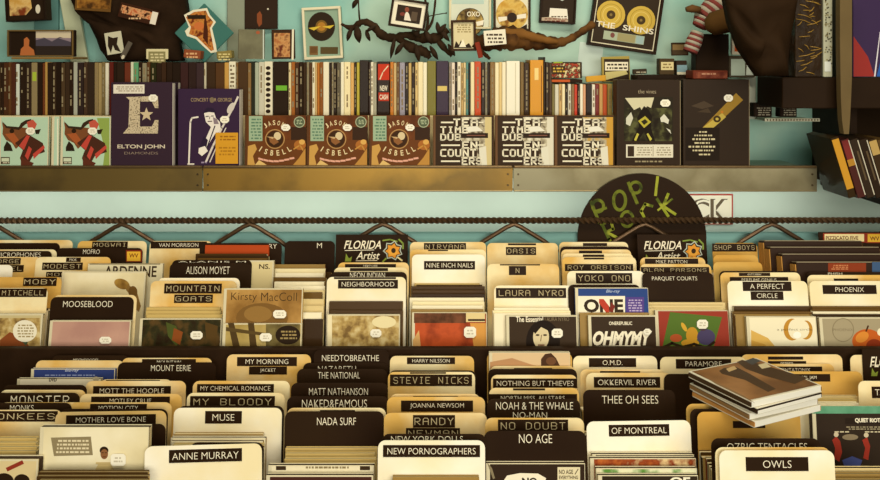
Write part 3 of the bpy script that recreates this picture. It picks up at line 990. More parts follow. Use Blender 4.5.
column([
    c(487, 572, 353, 'y'),
    d(489, 570, 350, 'pale pink case with a brown animal head, standing tall at the back', [('bg', '#dcbf94', .001), ('p', '#4b3120', [(541, 367), (541, 359), (545, 354), (551, 353), (556, 358), (560, 366), (560, 368)]), ('e', '#6e4a30', 551, 361, 5, 4), ('p', '#b98c62', [(490, 362), (512, 358), (530, 364), (541, 367), (490, 369)])], h=.19),
    c(490, 575, 366, 'c', [('LORDE', 'l', 514, 368, 552, 372)]),
    c(488, 577, 369, 'k'),
    c(491, 577, 375, 'c', [('NOTHING BUT THIEVES', 's', 493, 378.5, 577, 388)]),
    c(489, 579, 388, 'c', [('', 'n', 513, 388.3, 545, 390.3), ("NORTH MISS. ALLSTARS", 's', 488.5, 394, 577, 402)]),
    c(487, 580, 399, 'k', [('NOAH & THE WHALE', 'W', 496, 402, 573, 409.5), ('NO-MAN', 'W', 513, 412, 547, 418)]),
    c(485, 584, 418, 'c', [('NO DOUBT', 'l', 498, 419.5, 568, 432)]),
    c(484, 586, 431, 'k', [('NO AGE', 'W', 519, 434, 552, 443)]),
    d(486, 585, 461, 'black CD with a white blob and a small square cream sticker', [('bg', '#33251a', .001), ('p', INK, [(504, 480), (507, 475.5), (520, 473), (538, 473.5), (546, 478), (544, 486), (504, 486)]), ('t', '#3a2c1c', 'NO', 522, 477.5, 537, 485, 'B'), ('r', '#e2d6b0', 557.5, 467, 580, 490), ('t', '#4a3a24', 'NO AGE', 559, 469.5, 573, 474, 'b'), ('t', '#4a3a24', 'EVERYTHING', 559, 475.5, 578, 479, 'b'), ('l', '#4a3a24', [(575, 474), (578, 469)], .8), ('p', '#8a7d60', [(487, 462), (492, 468), (495, 478), (493, 479)])], h=.14),
], TL, LF, 'the fifth lower column', SL, seed=25)

column([
    c(573, 657, 356, 'w', [('O.M.D.', 's', 589, 358, 636, 367)]),
    c(580, 665, 369.5, 'c', [('', 'n', 600, 371, 640, 374)]),
    c(586, 672, 373, 'c', [('OKKERVIL RIVER', 's', 594, 377, 660, 387.5)]),
    c(583, 675, 390, 'k', [('THEE OH SEES', 'W', 602, 395.5, 658, 403.5)]),
    c(588, 692, 421, 'w', [('OF MONTREAL', 's', 609, 424, 669, 436.5)], roll=-.8),
    d(592, 694, 452, 'dark-topped CD behind the orange-edged one in the sixth lower column', [('bg', '#33261a', .001)], h=.14),
    d(590, 696, 456, 'orange and brown mottled CD leaning in the sixth lower column', [('bg', mat('#b8642e', .4, hex2='#dcc08c', hex3='#8a3c1e', scale=40), .001)], h=.138, paper='#c2642e'),
    d(596, 697, 466, 'green and white CD behind the black front one, sixth lower column', [('bg', mat('#e2dcbc', .4, hex2='#5d8a3c', hex3='#dfe0bc', scale=28), .001)], h=.134, paper='#5d8a3c'),
    d(598, 698, 473, 'black CD with white lettering at the front of the sixth lower column', [('bg', '#33271b', .001), ('t', INK, 'OF', 670, 477, 690, 485, 'B')], h=.13),
], TL, LF, 'the sixth lower column', SL, seed=26)

column([
    c(741, 842, 354.5, 'c', [('', 'n', 768, 356.5, 803, 359.5), ('PEPPER', 's', 768, 361, 806, 366.5)]),
    c(660, 746, 357, 'c', [('PARAMORE', 's', 676, 359, 731, 368.5)]),
    c(736, 834, 364, 'c', [('PENTATONIX', 's', 768, 366.5, 822, 373)]),
    c(757, 862, 371.5, 'y', [('PEARL JAM', 's', 783, 374, 830, 381.5)]),
    c(664, 752, 374, 'k'),
    r(770, 858, 394, 404, 4, h=.15),
    c(686, 790, 404, 'y'),
    c(690, 795, 409, 'k'),
    c(697, 800, 412, 'y', [('', 'n', 733, 421, 765, 428)]),
    c(711, 820, 438.5, 'k', [('OZRIC TENTACLES', 'W', 727, 443, 807, 450.5)]),
    c(715, 830, 447.5, 'c', [('OZOMATLI', 's', 753, 450.5, 797, 456.5)]),
    c(719, 834, 450.5, 'w', [('OWLS', 's', 746, 457, 808, 471)]),
], TL, LF, 'the seventh lower column', SL, seed=27)

column([
    c(850, 940, 355, 'c'),
    c(862, 948, 349, 'k', [], art=ART_FLOR(862, 349, 1.25), rad=0, label='black sign card with hand-lettered white words at the end of the lower bin', s=1.52),
    c(858, 950, 381, 'c', [('TALKING HEADS', 's', 872, 386.5, 940, 398)]),
    d(812, 915, 405, 'black disc case with green top band and red-lit figures', [('bg', '#33281f', .001), ('r', mat('#4e8a68', .3, hex2='#6ba584', scale=20, coat=0), 812, 406, 915, 413.5), ('r', '#2a2018', 845, 418, 893, 424), ('t', INK, 'QUIET RIOT', 855, 418, 880, 423, 'B'), ('h', '#a39778', 846, 426, 898, 430, 2), ('p', '#9c3527', [(832, 440), (836, 436), (840, 441), (842, 452), (839, 462), (834, 458), (835, 448)]), ('p', '#9c3527', [(862, 440), (867, 437), (870, 446), (868, 460), (863, 458), (865, 448)]), ('e', '#cdbfa0', 836, 434.5, 2.4, 2.4), ('e', '#cdbfa0', 866, 435, 2.4, 2.4), ('e', '#8a7a60', 850, 437, 8, 3), ('p', '#46508a', [(842, 460), (852, 456), (862, 460), (860, 466), (844, 466)]), ('h', '#c9bd9c', 832, 430.5, 850, 433, 1), ('h', '#c9bd9c', 862, 430.5, 880, 433, 1)], h=.165, T=.015, side='#4a3a2a'),
    r(822, 915, 466, 478, 3, h=.13, nofill=True),
], TL, LF, 'the eighth lower column', SL, seed=28)
# ---------------------------------------------------------------- row of upright cases on the step, spines out
SPY = 2.052
SP = [  # x0, x1, colour, top row, name when it stands out
    (-9, -4, '#2a1c12', 62, ''), (-4, 0, '#3b281a', 62.5, ''), (0, 3, '#2e1f14', 62, ''), (3, 7.5, '#4a2c1a', 62.5, ''), (7.5, 11, '#5c3a20', 62, ''), (11, 15, '#4e2a1c', 63, ''), (15.2, 18.8, '#cdd2c4', 64, 'pale blue-white'), (19, 25, '#2b1d13', 62, ''), (25, 31, '#33241a', 63, ''),
    (31, 37, '#8d7c58', 62.5, 'grey-tan'), (37.3, 42, '#2a1c12', 62, ''), (42, 44.5, '#6a3a20', 63, ''), (44.5, 47, '#b08a4a', 62, ''), (47, 52, '#2c1e14', 62.5, ''), (52, 56, '#37271a', 62, ''), (56, 60.5, '#241810', 62, ''), (60.5, 64.5, '#4c3a26', 63, ''), (64.5, 69, '#3a2a1c', 62, ''), (69, 73, '#2c1d12', 63, ''),
    (73, 77, '#a9aa9a', 62, ''), (77, 83, '#2f2320', 62.5, ''), (83, 87, '#463324', 62, ''), (87, 94, '#33261c', 63, ''), (94, 98, '#8d7950', 62.5, ''), (98, 101.5, '#a08a5c', 63, ''), (101.5, 105, '#7a6842', 62, ''), (105, 108.5, '#dcd6c0', 63, 'narrow ivory'), (108.5, 113, '#5c2018', 62, 'dark red'), (113, 116.5, '#261a11', 62.5, ''), (116.5, 124, '#2c1f15', 62, ''),
    (124, 130, '#6a3220', 62.5, ''), (130, 133, '#cfd2b4', 62, ''), (133, 138, '#5f9c70', 62.5, 'sea green'), (138, 142, '#2b1d13', 62, ''), (142, 146.5, '#8c8468', 63, ''), (146.5, 150, '#5a3c22', 62, ''), (150, 156, '#2a2a14', 62.5, ''), (156, 161, '#2e1f15', 63, ''), (161, 166, '#3a2618', 62, ''), (166, 172, '#2a1c12', 62, ''), (172, 180, '#251910', 63, ''), (180, 188, '#3a2220', 62.5, ''), (188, 196, '#30201c', 62, ''), (196, 203.5, '#3b2a2c', 63, ''),
    (203.5, 206, '#c4bba0', 62.5, ''), (206, 215, '#3c2a1a', 62, ''), (215, 224, '#54371e', 63, ''), (224, 228.5, '#c4964c', 62.5, ''), (228.5, 235.5, '#e6dfc4', 61.5, 'ivory lettered'), (235.5, 238, '#7a5a34', 62.5, ''), (238, 247.5, '#4b3520', 61.5, ''), (247.5, 251, '#8a6a40', 63, ''), (251, 254.5, '#2c2c20', 62, ''), (254.5, 258.5, '#a9b09a', 62.5, ''), (258.5, 264, '#cbc6b0', 62, ''), (264, 272.5, '#e4dcc0', 61.5, 'ivory black-glyphed'), (273, 288, '#2a1d12', 61.5, 'wide black green-stickered'),
    (288.2, 291, '#dccb9a', 62.5, ''), (291, 295, '#a0602a', 62, ''), (295, 299, '#4a3020', 63, ''), (299, 303, '#2e2014', 62, ''), (303, 306.3, '#3a2818', 62.5, ''), (306.3, 309, '#8c8266', 62, ''), (309, 312, '#52361f', 63, ''), (312, 315, '#e2d9bc', 62, ''), (315, 317, '#cfae72', 62.5, ''), (317, 319.5, '#b8702c', 63, ''), (319.5, 323, '#8a5424', 62, ''), (323, 329, '#e9e0c4', 62, ''), (329, 331.5, '#2a1c12', 62.5, ''), (331.5, 333.5, '#9a9074', 62, ''), (333.5, 336.5, '#2b1d12', 63, ''), (336.5, 340.5, '#5c5340', 62.5, ''), (340.5, 344, '#ece4c8', 62, ''), (344, 350.5, '#efdfae', 62, ''), (350.5, 354, '#d8a860', 63, ''),
    (354, 356.5, '#2c1d12', 62, ''), (356.5, 359.5, '#b9a83a', 62.5, ''), (359.5, 368.5, '#271a10', 60, 'taller black'), (368.5, 370.5, '#33231a', 62, ''), (370.5, 373.5, '#e2dac0', 62, ''), (373.5, 376.5, '#a9a48c', 63, ''), (377, 389.5, '#2a1c12', 61.5, 'red-and-black lettered'), (390, 393.5, '#c87a2c', 62, ''), (393.5, 396.5, '#c9ab74', 63, ''), (396.5, 399.5, '#6b4a2a', 62, ''), (399.5, 405, '#9a94a0', 62.5, ''), (405, 408.5, '#2d1f15', 62, ''), (408.5, 411.5, '#c8a868', 63, ''), (411.5, 415, '#2f2014', 62, ''), (415, 418, '#d6b87a', 62.5, ''), (418, 423, '#efe0b2', 62, ''), (423, 427, '#f0e8ca', 62.5, ''), (427, 436, '#7c7430', 61, 'wide olive'), (436.3, 448.5, '#3b2c3e', 61, 'wide dark purple'),
    (448.8, 451.5, '#8c8478', 62, ''), (451.5, 455, '#e6d6c2', 62.5, ''), (455, 457.3, '#2b1d12', 62, ''), (457.3, 461, '#ece2c6', 62, ''), (461, 463.5, '#c6a468', 63, ''), (463.5, 466, '#dfc994', 62.5, ''), (466, 468.5, '#5c8f88', 62, 'slim teal'), (468.5, 470.5, '#2a1c12', 63, ''), (470.5, 474.5, '#ecdcac', 62, ''), (474.6, 481.2, '#c8502a', 61.5, 'bright red-orange'), (481.2, 485, '#33261c', 62.5, ''), (485, 487.5, '#8c8670', 62, ''), (487.5, 490, '#2a1c12', 63, ''), (490, 495, '#8a6a3c', 62, ''), (495, 499, '#efe2b8', 62.5, ''), (499, 502, '#e2c688', 62, ''), (502, 506, '#f0e6c6', 62, ''), (506.4, 520, '#f2ecd6', 61, 'broad white'),
    (520.4, 524, '#7c6236', 62, ''), (524, 529.3, '#3a2818', 62.5, ''), (530, 543.5, '#d8962e', 60, 'wide amber'), (543.5, 545.5, '#2a1c12', 57, ''), (545.5, 549, '#3a2a1c', 62, ''), (549, 552, '#4a3422', 62.5, ''),
    (552, 555, '#7c7040', 84, ''), (555, 559, '#d2cdb8', 84.5, ''), (559, 562, '#c8a468', 84, ''), (562, 565.2, '#efdfb0', 84, ''), (565.2, 568, '#2c1f14', 84.5, ''), (568, 571.4, '#d6d0bc', 84, ''), (571.4, 574.5, '#8a6a44', 84, ''), (574.5, 577.5, '#c8402a', 84.5, 'short red'), (577.5, 580, '#2b1d13', 84, ''), (580, 583.2, '#ece4cc', 84, ''), (583.2, 586, '#d8a078', 84.5, ''), (586, 592, '#2a1e16', 84, 'short black'), (592, 595.4, '#e4dcc8', 84.5, ''), (595.4, 599.3, '#7a2c28', 84, ''), (599.3, 603, '#c89a58', 84, ''), (603, 607.3, '#c8582c', 84.5, 'short orange-red'), (607.5, 612.5, '#a08a4c', 84, ''),
]


def hue_word(h):
    v = [int(h[i:i + 2], 16) for i in (1, 3, 5)]
    mx, mn = max(v), min(v)
    if mx < 70:
        return 'black' if v[0] - v[2] < 26 else 'dark brown'
    if mx - mn < 45:
        return 'white' if mn > 190 else ('grey' if mx < 200 else 'ivory')
    if v[0] > 190 and v[1] > 190:
        return 'cream'
    if v[1] > v[0]:
        return 'green'
    if v[0] - v[1] > 75:
        return 'rust red'
    if v[0] > 170:
        return 'tan'
    return 'brown'


marks = [i for i, s in enumerate(SP) if s[4]]
sp_objs = []
rng = random.Random(4)
for i, (x0, x1, hx, yt, nm) in enumerate(SP):
    a, b, t = P(x0, yt, SPY), P(x1, yt, SPY), P((x0 + x1) / 2, yt, SPY)
    w, h = b.x - a.x - .0006, t.z - STEPZ - .0005
    M = frame(Vector((t.x, SPY + rng.uniform(0, .003), STEPZ + .0004)))
    mb = MB()
    mb.box(-w / 2, w / 2, 0, .115, 0, h, mat(hx, 0.42, coat=.08), min(.0012, w * .2))
    o = mb.build('cd_case', None, M)
    bright = sum(int(hx[k:k + 2], 16) for k in (1, 3, 5)) / 3
    ink = '#8f8264' if bright < 110 else '#8a7656'
    pb = MB()
    if nm == 'wide black green-stickered':
        draw(pb, M, [('r', '#6fae36', 276, 85.5, 287, 90.5)])
    elif nm == 'red-and-black lettered':
        draw(pb, M, [('r', '#c43a22', 378, 64, 389.3, 80), ('l', '#e8d8b4', [(380, 79), (383, 72), (388, 66)], 1), ('t', INK, 'NEW', 380, 85.5, 387.5, 91, 'b'), ('r', '#b83a24', 378.5, 92.5, 389, 101), ('t', INK, 'CASH', 379.5, 94.5, 388, 99.5, 'b')])
    elif nm == 'ivory lettered':
        draw(pb, M, [('h', '#7a6a50', 230, 64, 234.5, 100, 9)])
    elif nm == 'ivory black-glyphed':
        draw(pb, M, [('e', '#2b1d12', 268.2, 68 + 5.4 * k, 2.4, 1.9) for k in range(9)])
    elif nm == 'grey-tan':
        draw(pb, M, [('r', '#a4b83c', 32.5, 72, 36.5, 81)])
    elif nm == 'wide dark purple':
        draw(pb, M, [('r', '#d8c070', 437.5, 86, 447, 91)])
    elif nm == 'wide amber':
        draw(pb, M, [('r', '#efd48a', 534.5, 68, 538.5, 80), ('l', '#7a4a18', [(541.5, 66), (541.5, 112)], .8)])
    elif nm == 'broad white':
        draw(pb, M, [('l', '#cfc6a8', [(515.5, 63), (515.5, 113)], .7)])
    elif 1.5 < x1 - x0 and rng.random() < .55:
        cx = (x0 + x1) / 2
        L = []
        y = yt + rng.uniform(4, 8)
        while y < 108:
            e = y + rng.uniform(2, 7)
            L.append(('r', ink, cx - min(.7, (x1 - x0) * .18), y, cx + min(.7, (x1 - x0) * .18), min(e, 110)))
            y = e + rng.uniform(1, 2.2) + (rng.random() < .2) * 14
        draw(pb, M, L)
    if pb.f:
        pb.build('spine_lettering', o)
    thick = 'thin' if x1 - x0 < 3.1 else ('wide' if x1 - x0 > 7 else 'medium')
    if nm:
        lab = 'disc case with the %s spine, upright in the long shelf row' % nm
    else:
        j = min(marks, key=lambda q: abs(q - i))
        k = i - j
        lab = '%s %s-spined disc case, %s to the %s of the %s one' % (thick, hue_word(hx), ORD[abs(k)], 'right' if k > 0 else 'left', SP[j][4])
    tag(o, lab, 'CD', 'cases standing spine out on the shelf step')


# ---------------------------------------------------------------- cases shown face out along the shelf edge
def shelf_case(xl, xr, yt, label, art, T=.0105, tilt=2.5, Y=1.984, st=(), extra=None, **k):
    tl = math.radians(tilt)
    cx = (xl + xr) / 2
    D = ray(cx, yt)
    # top lies on plane through base line (Y, FL) leaning back
    n = Vector((0, math.cos(tl), -math.sin(tl)))
    o0 = Vector((0, Y, FL))
    t = n.dot(o0 - Vector((0, 0, ZC))) / n.dot(D)
    top = Vector((0, 0, ZC)) + D * t
    H = (top.z - FL) / math.cos(tl)
    Wd = (xr - xl) / F * t
    M = frame(Vector((top.x, Y, FL + T * math.sin(tl))), tl)
    o = cd_obj(dict(T=T, label=label, art=art, st=st, grp='cases facing out along the shelf edge', **k), M, Wd, H)
    return o, M, Wd, H


turq = '#b7d3b8'
for q, (x0, lab) in enumerate(((-1, 'pale turquoise CD with brown and red shape, first along the shelf edge'), (61, 'pale turquoise CD with brown and red shape, green down its far edge'))):
    X = lambda v: x0 + v
    a = [('bg', turq, .002)]
    if q == 1:
        a.append(('p', '#8fa552', [(X(36), 118), (X(48.5), 118), (X(48.5), 166), (X(42), 166), (X(44), 150)]))
    a += [('p', '#7a4b2c', [(X(3), 122), (X(6), 125), (X(11), 127.5), (X(20), 127), (X(28), 128), (X(29), 136), (X(24), 142), (X(17), 149), (X(13), 143), (X(7), 140), (X(3.5), 134), (X(4), 128)]),
          ('p', '#3a2a1c', [(X(3), 121), (X(8), 126), (X(20), 127), (X(22), 123), (X(27), 120), (X(32), 119), (X(34), 122), (X(27), 124), (X(20), 130), (X(7), 128)]),
          ('p', '#c25846', [(X(28), 122), (X(34), 119.5), (X(38), 124), (X(36), 129), (X(29), 128)]), ('e', '#2f2013', X(13), 131, 2.4, 2.2), ('p', '#a85a30', [(X(6), 134), (X(15), 133), (X(20), 140), (X(16), 145)]),
          ('p', '#4b2b1e', [(X(16), 143), (X(29), 134), (X(44), 143), (X(46), 152), (X(34), 156), (X(30), 163), (X(24), 166), (X(21), 158), (X(24), 150)]),
          ('p', '#c2493c', [(X(20), 146), (X(28), 135), (X(31), 136), (X(25), 150)]), ('p', '#c2493c', [(X(26), 156), (X(30), 146), (X(33), 149), (X(29), 160)]), ('p', '#c2493c', [(X(34), 154), (X(45), 145), (X(46), 148), (X(35), 159)]),
          ('p', '#2e2216', [(X(5), 147), (X(8), 141), (X(12), 145), (X(14), 151), (X(5), 151)]), ('p', '#2e2216', [(X(36), 130), (X(42), 129), (X(40), 134), (X(37), 134)]), ('p', '#5e3020', [(X(22), 156), (X(28), 160), (X(35), 163), (X(33), 166), (X(22), 166)]),
          ('r', '#4a3c26', X(2), 157, X(11), 164), ('r', '#cdd6b8', X(2.7), 158, X(10.3), 161.5), ('h', '#e4dcc0', X(3), 162, X(10.5), 163.6, 1)]
    shelf_case(x0, x0 + 50, 116.5, lab, a, st=[(X(32), 131, 9, 7)], side='#b9c9ae')
# a third, seen edge-on between the two
o, M, Wd, H = shelf_case(52, 59.5, 116.5, 'narrow pale turquoise case squeezed between the two matching CDs', [('bg', turq, .001), ('l', '#efe9d0', [(57.6, 119), (57.6, 165)], 1)], side='#b9c9ae')

cloth = mat('#382834', .5, coat=.15)
elt, M, Wd, H = shelf_case(111, 172.5, 82.5, 'tall dark plum boxed set with large glittering letter and star', [
    ('r', '#e4dccb', 113.5, 84.5, 144.5, 93.5), ('h', '#9a8c78', 115, 86, 143, 92, 3),
    ('p', mat('#bba98a', .35, hex2='#6f5f4a', hex3='#d8c8a8', scale=260), [(126, 97), (158, 96), (158.5, 108), (155, 108), (152, 101.5), (140, 101.5), (140, 126.5), (152, 126.5), (155, 120), (158.5, 120), (158, 133.5), (123, 133.5), (128.5, 127), (129.5, 100)]),
    ('p', '#cdbb98', star_pts(146.5, 114.5, 7.2)), ('t', '#d8cbb4', 'ELTON JOHN', 117.5, 144.5, 165, 149.5, 'b'), ('t', '#9c8878', 'DIAMONDS', 124.5, 151.8, 158, 154.4, 's')],
    T=.056, tilt=.3, solid='#382834', st=[(153.5, 98, 9, 7)])
mb = MB(); mb.box(Wd / 2, Wd / 2 + .0012, .001, .055, .002, H - .002, mat('#d2cabc', .3)); mb.box(Wd / 2 + .0012, Wd / 2 + .0022, .016, .036, .002, H - .002, mat('#382834', .4)); mb.build('slipcase_edge', elt)
con, M, Wd, H = shelf_case(178, 239.5, 89, 'purple disc box with a white line-drawn singer and orange sticker', [
    ('bg', '#38263f', .001), ('t', '#c2a878', 'CONCERT FOR GEORGE', 191, 98, 232, 101.5, 's'), ('e', '#7a6a54', 212, 100, 2.4, 2.8),
    ('p', '#eae2d8', [(204, 113), (209, 109.5), (214, 112), (216, 118), (220, 122), (221, 131), (215, 134), (210, 142), (206, 150), (202, 148), (207, 136), (211, 127), (206, 122)]), ('p', '#2c2036', [(202.5, 113.5), (207, 107.5), (213, 108), (217, 113), (209, 112)]), ('l', '#2c2036', [(206, 116.5), (208.5, 116.2)], .9), ('l', '#2c2036', [(211.5, 116), (213.5, 116)], .9), ('l', '#6a5a58', [(210, 116.5), (209.5, 119)], .7), ('l', '#4a3238', [(208, 121.4), (212, 121.2)], .9), ('p', '#8c7c84', [(213, 117), (217, 119), (219, 124), (214, 124)]), ('l', '#2c2036', [(215, 126), (207, 148)], 1.1),
    ('p', '#2c2036', [(204, 136), (200, 146), (201, 152), (206, 150), (208, 140)]), ('p', '#efe8dc', [(199, 148), (205, 146), (208, 151), (202, 156), (198.5, 153)]), ('l', '#e8e0d4', [(189, 163), (190.5, 122), (192, 118), (198, 117)], 1.6), ('l', '#d9d0c6', [(206, 162), (213, 146), (222, 128), (233, 108), (238, 97)], 2), ('l', '#d9d0c6', [(210, 162), (217, 146), (226, 128)], 1), ('e', '#cfc6bc', 231, 108, 3, 6, 30), ('l', '#e8e0d4', [(188, 164), (194, 164)], 1.2), ('h', '#9c8aa8', 201, 161, 207, 164, 1)],
    T=.03, tilt=.5, solid='#38263f', st=[(225, 119.5, 9, 7)])
mb = MB(); mb.box(Wd / 2, Wd / 2 + .0012, .001, .029, .002, H - .002, mat('#cdc4b8', .3)); mb.build('slipcase_edge', con)
mb = MB(); draw(mb, M, [('r', '#d59a2c', 216, 132.5, 238.5, 163.5), ('h', '#a06a1c', 219, 135, 236, 141, 2), ('h', '#b07a20', 219, 146, 236, 156, 3)], y=-.0044); mb.build('orange_sticker', con)

for q, x0 in enumerate((245, 306.5, 369)):
    X = lambda v: x0 + v
    a = [('bg', '#6a3d1c', .001), ('p', mat('#7a4420', .4, hex2='#5a3016', scale=20, coat=0), [(X(17), 116), (X(61), 116), (X(61), 125), (X(46), 127), (X(44), 140), (X(17), 140)]), ('r', '#3a2618', X(46), 127, X(61), 140),
         ('p', '#c89a50', [(X(3), 146), (X(10), 144), (X(12), 149), (X(8), 156), (X(10), 165), (X(2.5), 165)]), ('p', '#bb8840', [(X(60.5), 148), (X(60.5), 165), (X(48), 165), (X(54), 158)]), ('p', '#dcb872', [(X(10), 165), (X(14), 160), (X(22), 165)]),
         ('e', '#a8672c', X(55), 145, 6, 5), ('e', '#d8a858', X(57), 142, 3, 2.6), ('l', '#c08a40', [(X(49), 149), (X(55), 145), (X(58), 150)], 1.4),
         ('r', '#9db394', X(4), 116, X(17.5), 141), ('h', '#5f7f68', X(5.5), 118, X(16.5), 140, 7), ('o', '#b89058', X(30), 139, 9.8, 9.8, .9), ('e', '#3d2614', X(30), 139, 8.2, 8.2), ('e', '#d8c49a', X(32.5), 136, 3.6, 4), ('p', '#8c5c34', [(X(24), 137), (X(30), 138), (X(34), 142), (X(29), 145), (X(25), 142)]), ('p', '#caa878', [(X(21.5), 136.5), (X(29), 137), (X(28), 139)]),
         ('a', '#e8d4a4', 'JASON', X(30), 139, 16.4, -36, 30, 4.8, 2.6), ('a', '#e8d4a4', 'ISBELL', X(30), 126, 27, 212, 148, 5.4, 2.8, 1)]
    for k in range(7):
        a.append(('l', '#e2a890', [(X(14 + k * 5.2), 158.5 + 2.6 * math.sin(k / 6 * math.pi)), (X(17.6 + k * 5.2), 158.8 + 2.6 * math.sin((k + .6) / 6 * math.pi))], 1.9))
    a += [('o', '#a8b492', X(54.5), 122, 5.6, 5.6, .9), ('e', '#56624a', X(54.5), 122, 4.4, 4.4), ('h', '#b6c09c', X(51.5), 119.5, X(57.5), 124.5, 3)]
    shelf_case(x0, x0 + 61, 115.5, 'brown cardboard CD with round bird emblem and green sticker, %s of three alike' % (('first', 'middle', 'last')[q]), a, st=[(X(41), 127.5, 9, 6.5)], solid='#5c3a20')

for q, x0 in enumerate((433, 495, 554.5)):
    w = 59.5 if q else 61
    X = lambda v: x0 + v
    DK = '#39291b'
    rgt = ('#d8d2bc', '#e2dcc6', '#c09a4c')[q]
    edge = ('#d2c08a', '#dcd6c0', '#c8983c')[q]
    a = [('bg', DK, .001), ('r', mat(rgt, .4, hex2='#4a3a28', hex3='#b9ae92', scale=60 + q, coat=0), X(28), 117, X(56), 165), ('r', edge, X(52), 117, X(58.5), 165), ('p', '#e8e4d4', [(X(33), 127), (X(44), 126), (X(50), 131), (X(35), 132)]), ('r', '#2f2115', X(28), 133, X(55), 138), ('l', '#8a5a4a', [(X(34), 135.4), (X(52), 135.4)], .8), ('p', '#e0dcc8', [(X(46), 148), (X(53), 146), (X(54), 165), (X(47), 165)])]
    for (bx0, by0, bx1, by1) in ((28, 119, 46, 126), (28, 126.5, 33, 132), (28, 141, 46, 148), (28, 149, 44, 156.5), (28, 157.5, 47, 165)):
        a.append(('r', DK, X(bx0), by0, X(bx1), by1))
    WH = '#ece4ca'
    a += [('l', WH, [(X(8.5), 122.4), (X(20), 122.4)], 1.5), ('t', WH, 'TEA', X(21), 119.3, X(44), 125.4, 'L'), ('l', WH, [(X(46), 122.4), (X(50), 122.4)], 1.3),
          ('t', WH, 'TIME', X(8), 127, X(34.5), 132.6, 'L'), ('t', WH, 'DUB', X(8), 134.2, X(27), 140, 'L'),
          ('l', WH, [(X(8.5), 145.2), (X(26.5), 145.2)], 1.5), ('t', WH, 'EN', X(30), 142, X(43.5), 147.8, 'L'), ('l', WH, [(X(45), 145), (X(50), 145)], 1.3),
          ('t', WH, 'COUNT', X(8), 149.7, X(42.5), 156, 'L'), ('l', WH, [(X(8.5), 161.2), (X(26.5), 161.2)], 1.5), ('t', WH, 'ERS', X(29.5), 158, X(48), 164.2, 'L')]
    shelf_case(x0, x0 + w, 115.5, 'CD with white stencilled capitals on black, %s of three alike' % (('first', 'middle', 'last, ochre-edged')[q]), a, solid='#6a4a2e')

bx1, M, Wd, H = shelf_case(616.5, 680, 80, 'black boxed set with a green-black photo panel and white info strip', [
    ('bg', '#33261b', .002), ('t', '#b9aa8c', 'the vines', 638, 89.5, 656, 93.5, 's'), ('r', '#2b2418', 624, 97, 673, 141), ('r', mat('#231b10', .4, hex2='#5a5a34', hex3='#34301c', scale=40), 624, 108, 672, 141), ('p', '#d2cba8', [(625, 98), (654, 97.5), (651, 108), (647, 106), (643, 113), (640, 107), (634, 110)]), ('p', '#1d140b', [(640, 112), (644, 106), (648, 109), (652, 116), (651, 128), (655, 141), (648, 141), (644, 132), (638, 141), (632, 141), (639, 126), (637, 118)]), ('p', '#b8ab3c', [(638, 121), (645, 116), (651, 122), (644, 128)]), ('p', '#2f2a14', [(641, 121.5), (645, 119), (648, 122), (644, 125)]), ('p', '#c4ba4c', [(634, 140), (637, 133), (639, 134), (636, 141)]), ('p', '#c4ba4c', [(648, 133), (652, 139), (650, 141), (646.5, 134)]),
    ('p', '#cfcdb8', [(626, 118), (631, 112), (633, 118), (630, 126), (626, 124)]), ('p', '#d8d6c4', [(660, 118), (664, 114), (669, 120), (668, 124), (664, 122), (661, 122)]), ('p', '#d8d6c4', [(666, 128), (670, 130), (671, 134)]), ('r', '#e2dcc6', 626, 144.5, 673, 157.5), ('r', '#3a2c20', 627.5, 146, 634, 156.5), ('h', '#a3977e', 636, 146.5, 652, 156, 4), ('l', '#9a8f78', [(653, 146), (653, 156)], .7), ('h', '#a3977e', 655, 146.5, 671, 156, 4), ('h', '#9c8f70', 634, 160, 662, 163, 1)],
    T=.045, tilt=.4, solid='#33261b', st=[(665, 103, 10, 7)])
bx2, M, Wd, H = shelf_case(683, 749, 79.5, 'black boxed set with diagonal gold ribbon and square text sticker', [
    ('bg', '#32261c', .001), ('p', '#4a3c2e', [(691, 106), (704, 101), (714, 106), (702, 109)]), ('p', '#463829', [(697, 112), (708, 108), (711, 113)]),
    ('p', '#9c7a2e', [(736, 93), (743, 100), (713, 128), (702, 128)]), ('p', '#bfa84c', [(722, 113), (726, 117), (713, 128), (702, 128)]), ('e', '#3f301a', 717, 119, 3.8, 3.4), ('e', '#bfa84c', 717, 119, 1.6, 1.4), ('e', '#c07a2a', 722, 112, 1.4, 1.4),
    ('r', '#241a11', 685.5, 127.5, 719.5, 160.5), ('h', '#d2c69e', 698, 130.5, 708, 133.5, 1), ('h', '#d2c69e', 692, 134, 712, 137, 1), ('h', '#d2c69e', 689, 137.5, 716, 141, 1), ('h', '#d2c69e', 693, 141.5, 711, 144.5, 1), ('h', '#d2c69e', 688, 145, 717, 148.5, 1), ('h', '#d2c69e', 691, 149, 714, 152, 1), ('h', '#d2c69e', 697, 153, 710, 156, 1)],
    T=.05, tilt=.3, solid='#32261c', st=[(728, 98, 9, 7)])
for o_, x_ in ((bx1, 680), (bx2, 749)):
    mb = MB()
    w_ = max(v.co.x for v in o_.data.vertices)
    h_ = max(v.co.z for v in o_.data.vertices)
    mb.box(w_, w_ + .0016, .001, .004, .002, h_ - .002, mat('#8c7c60', .3))
    mb.build('slipcase_edge', o_)

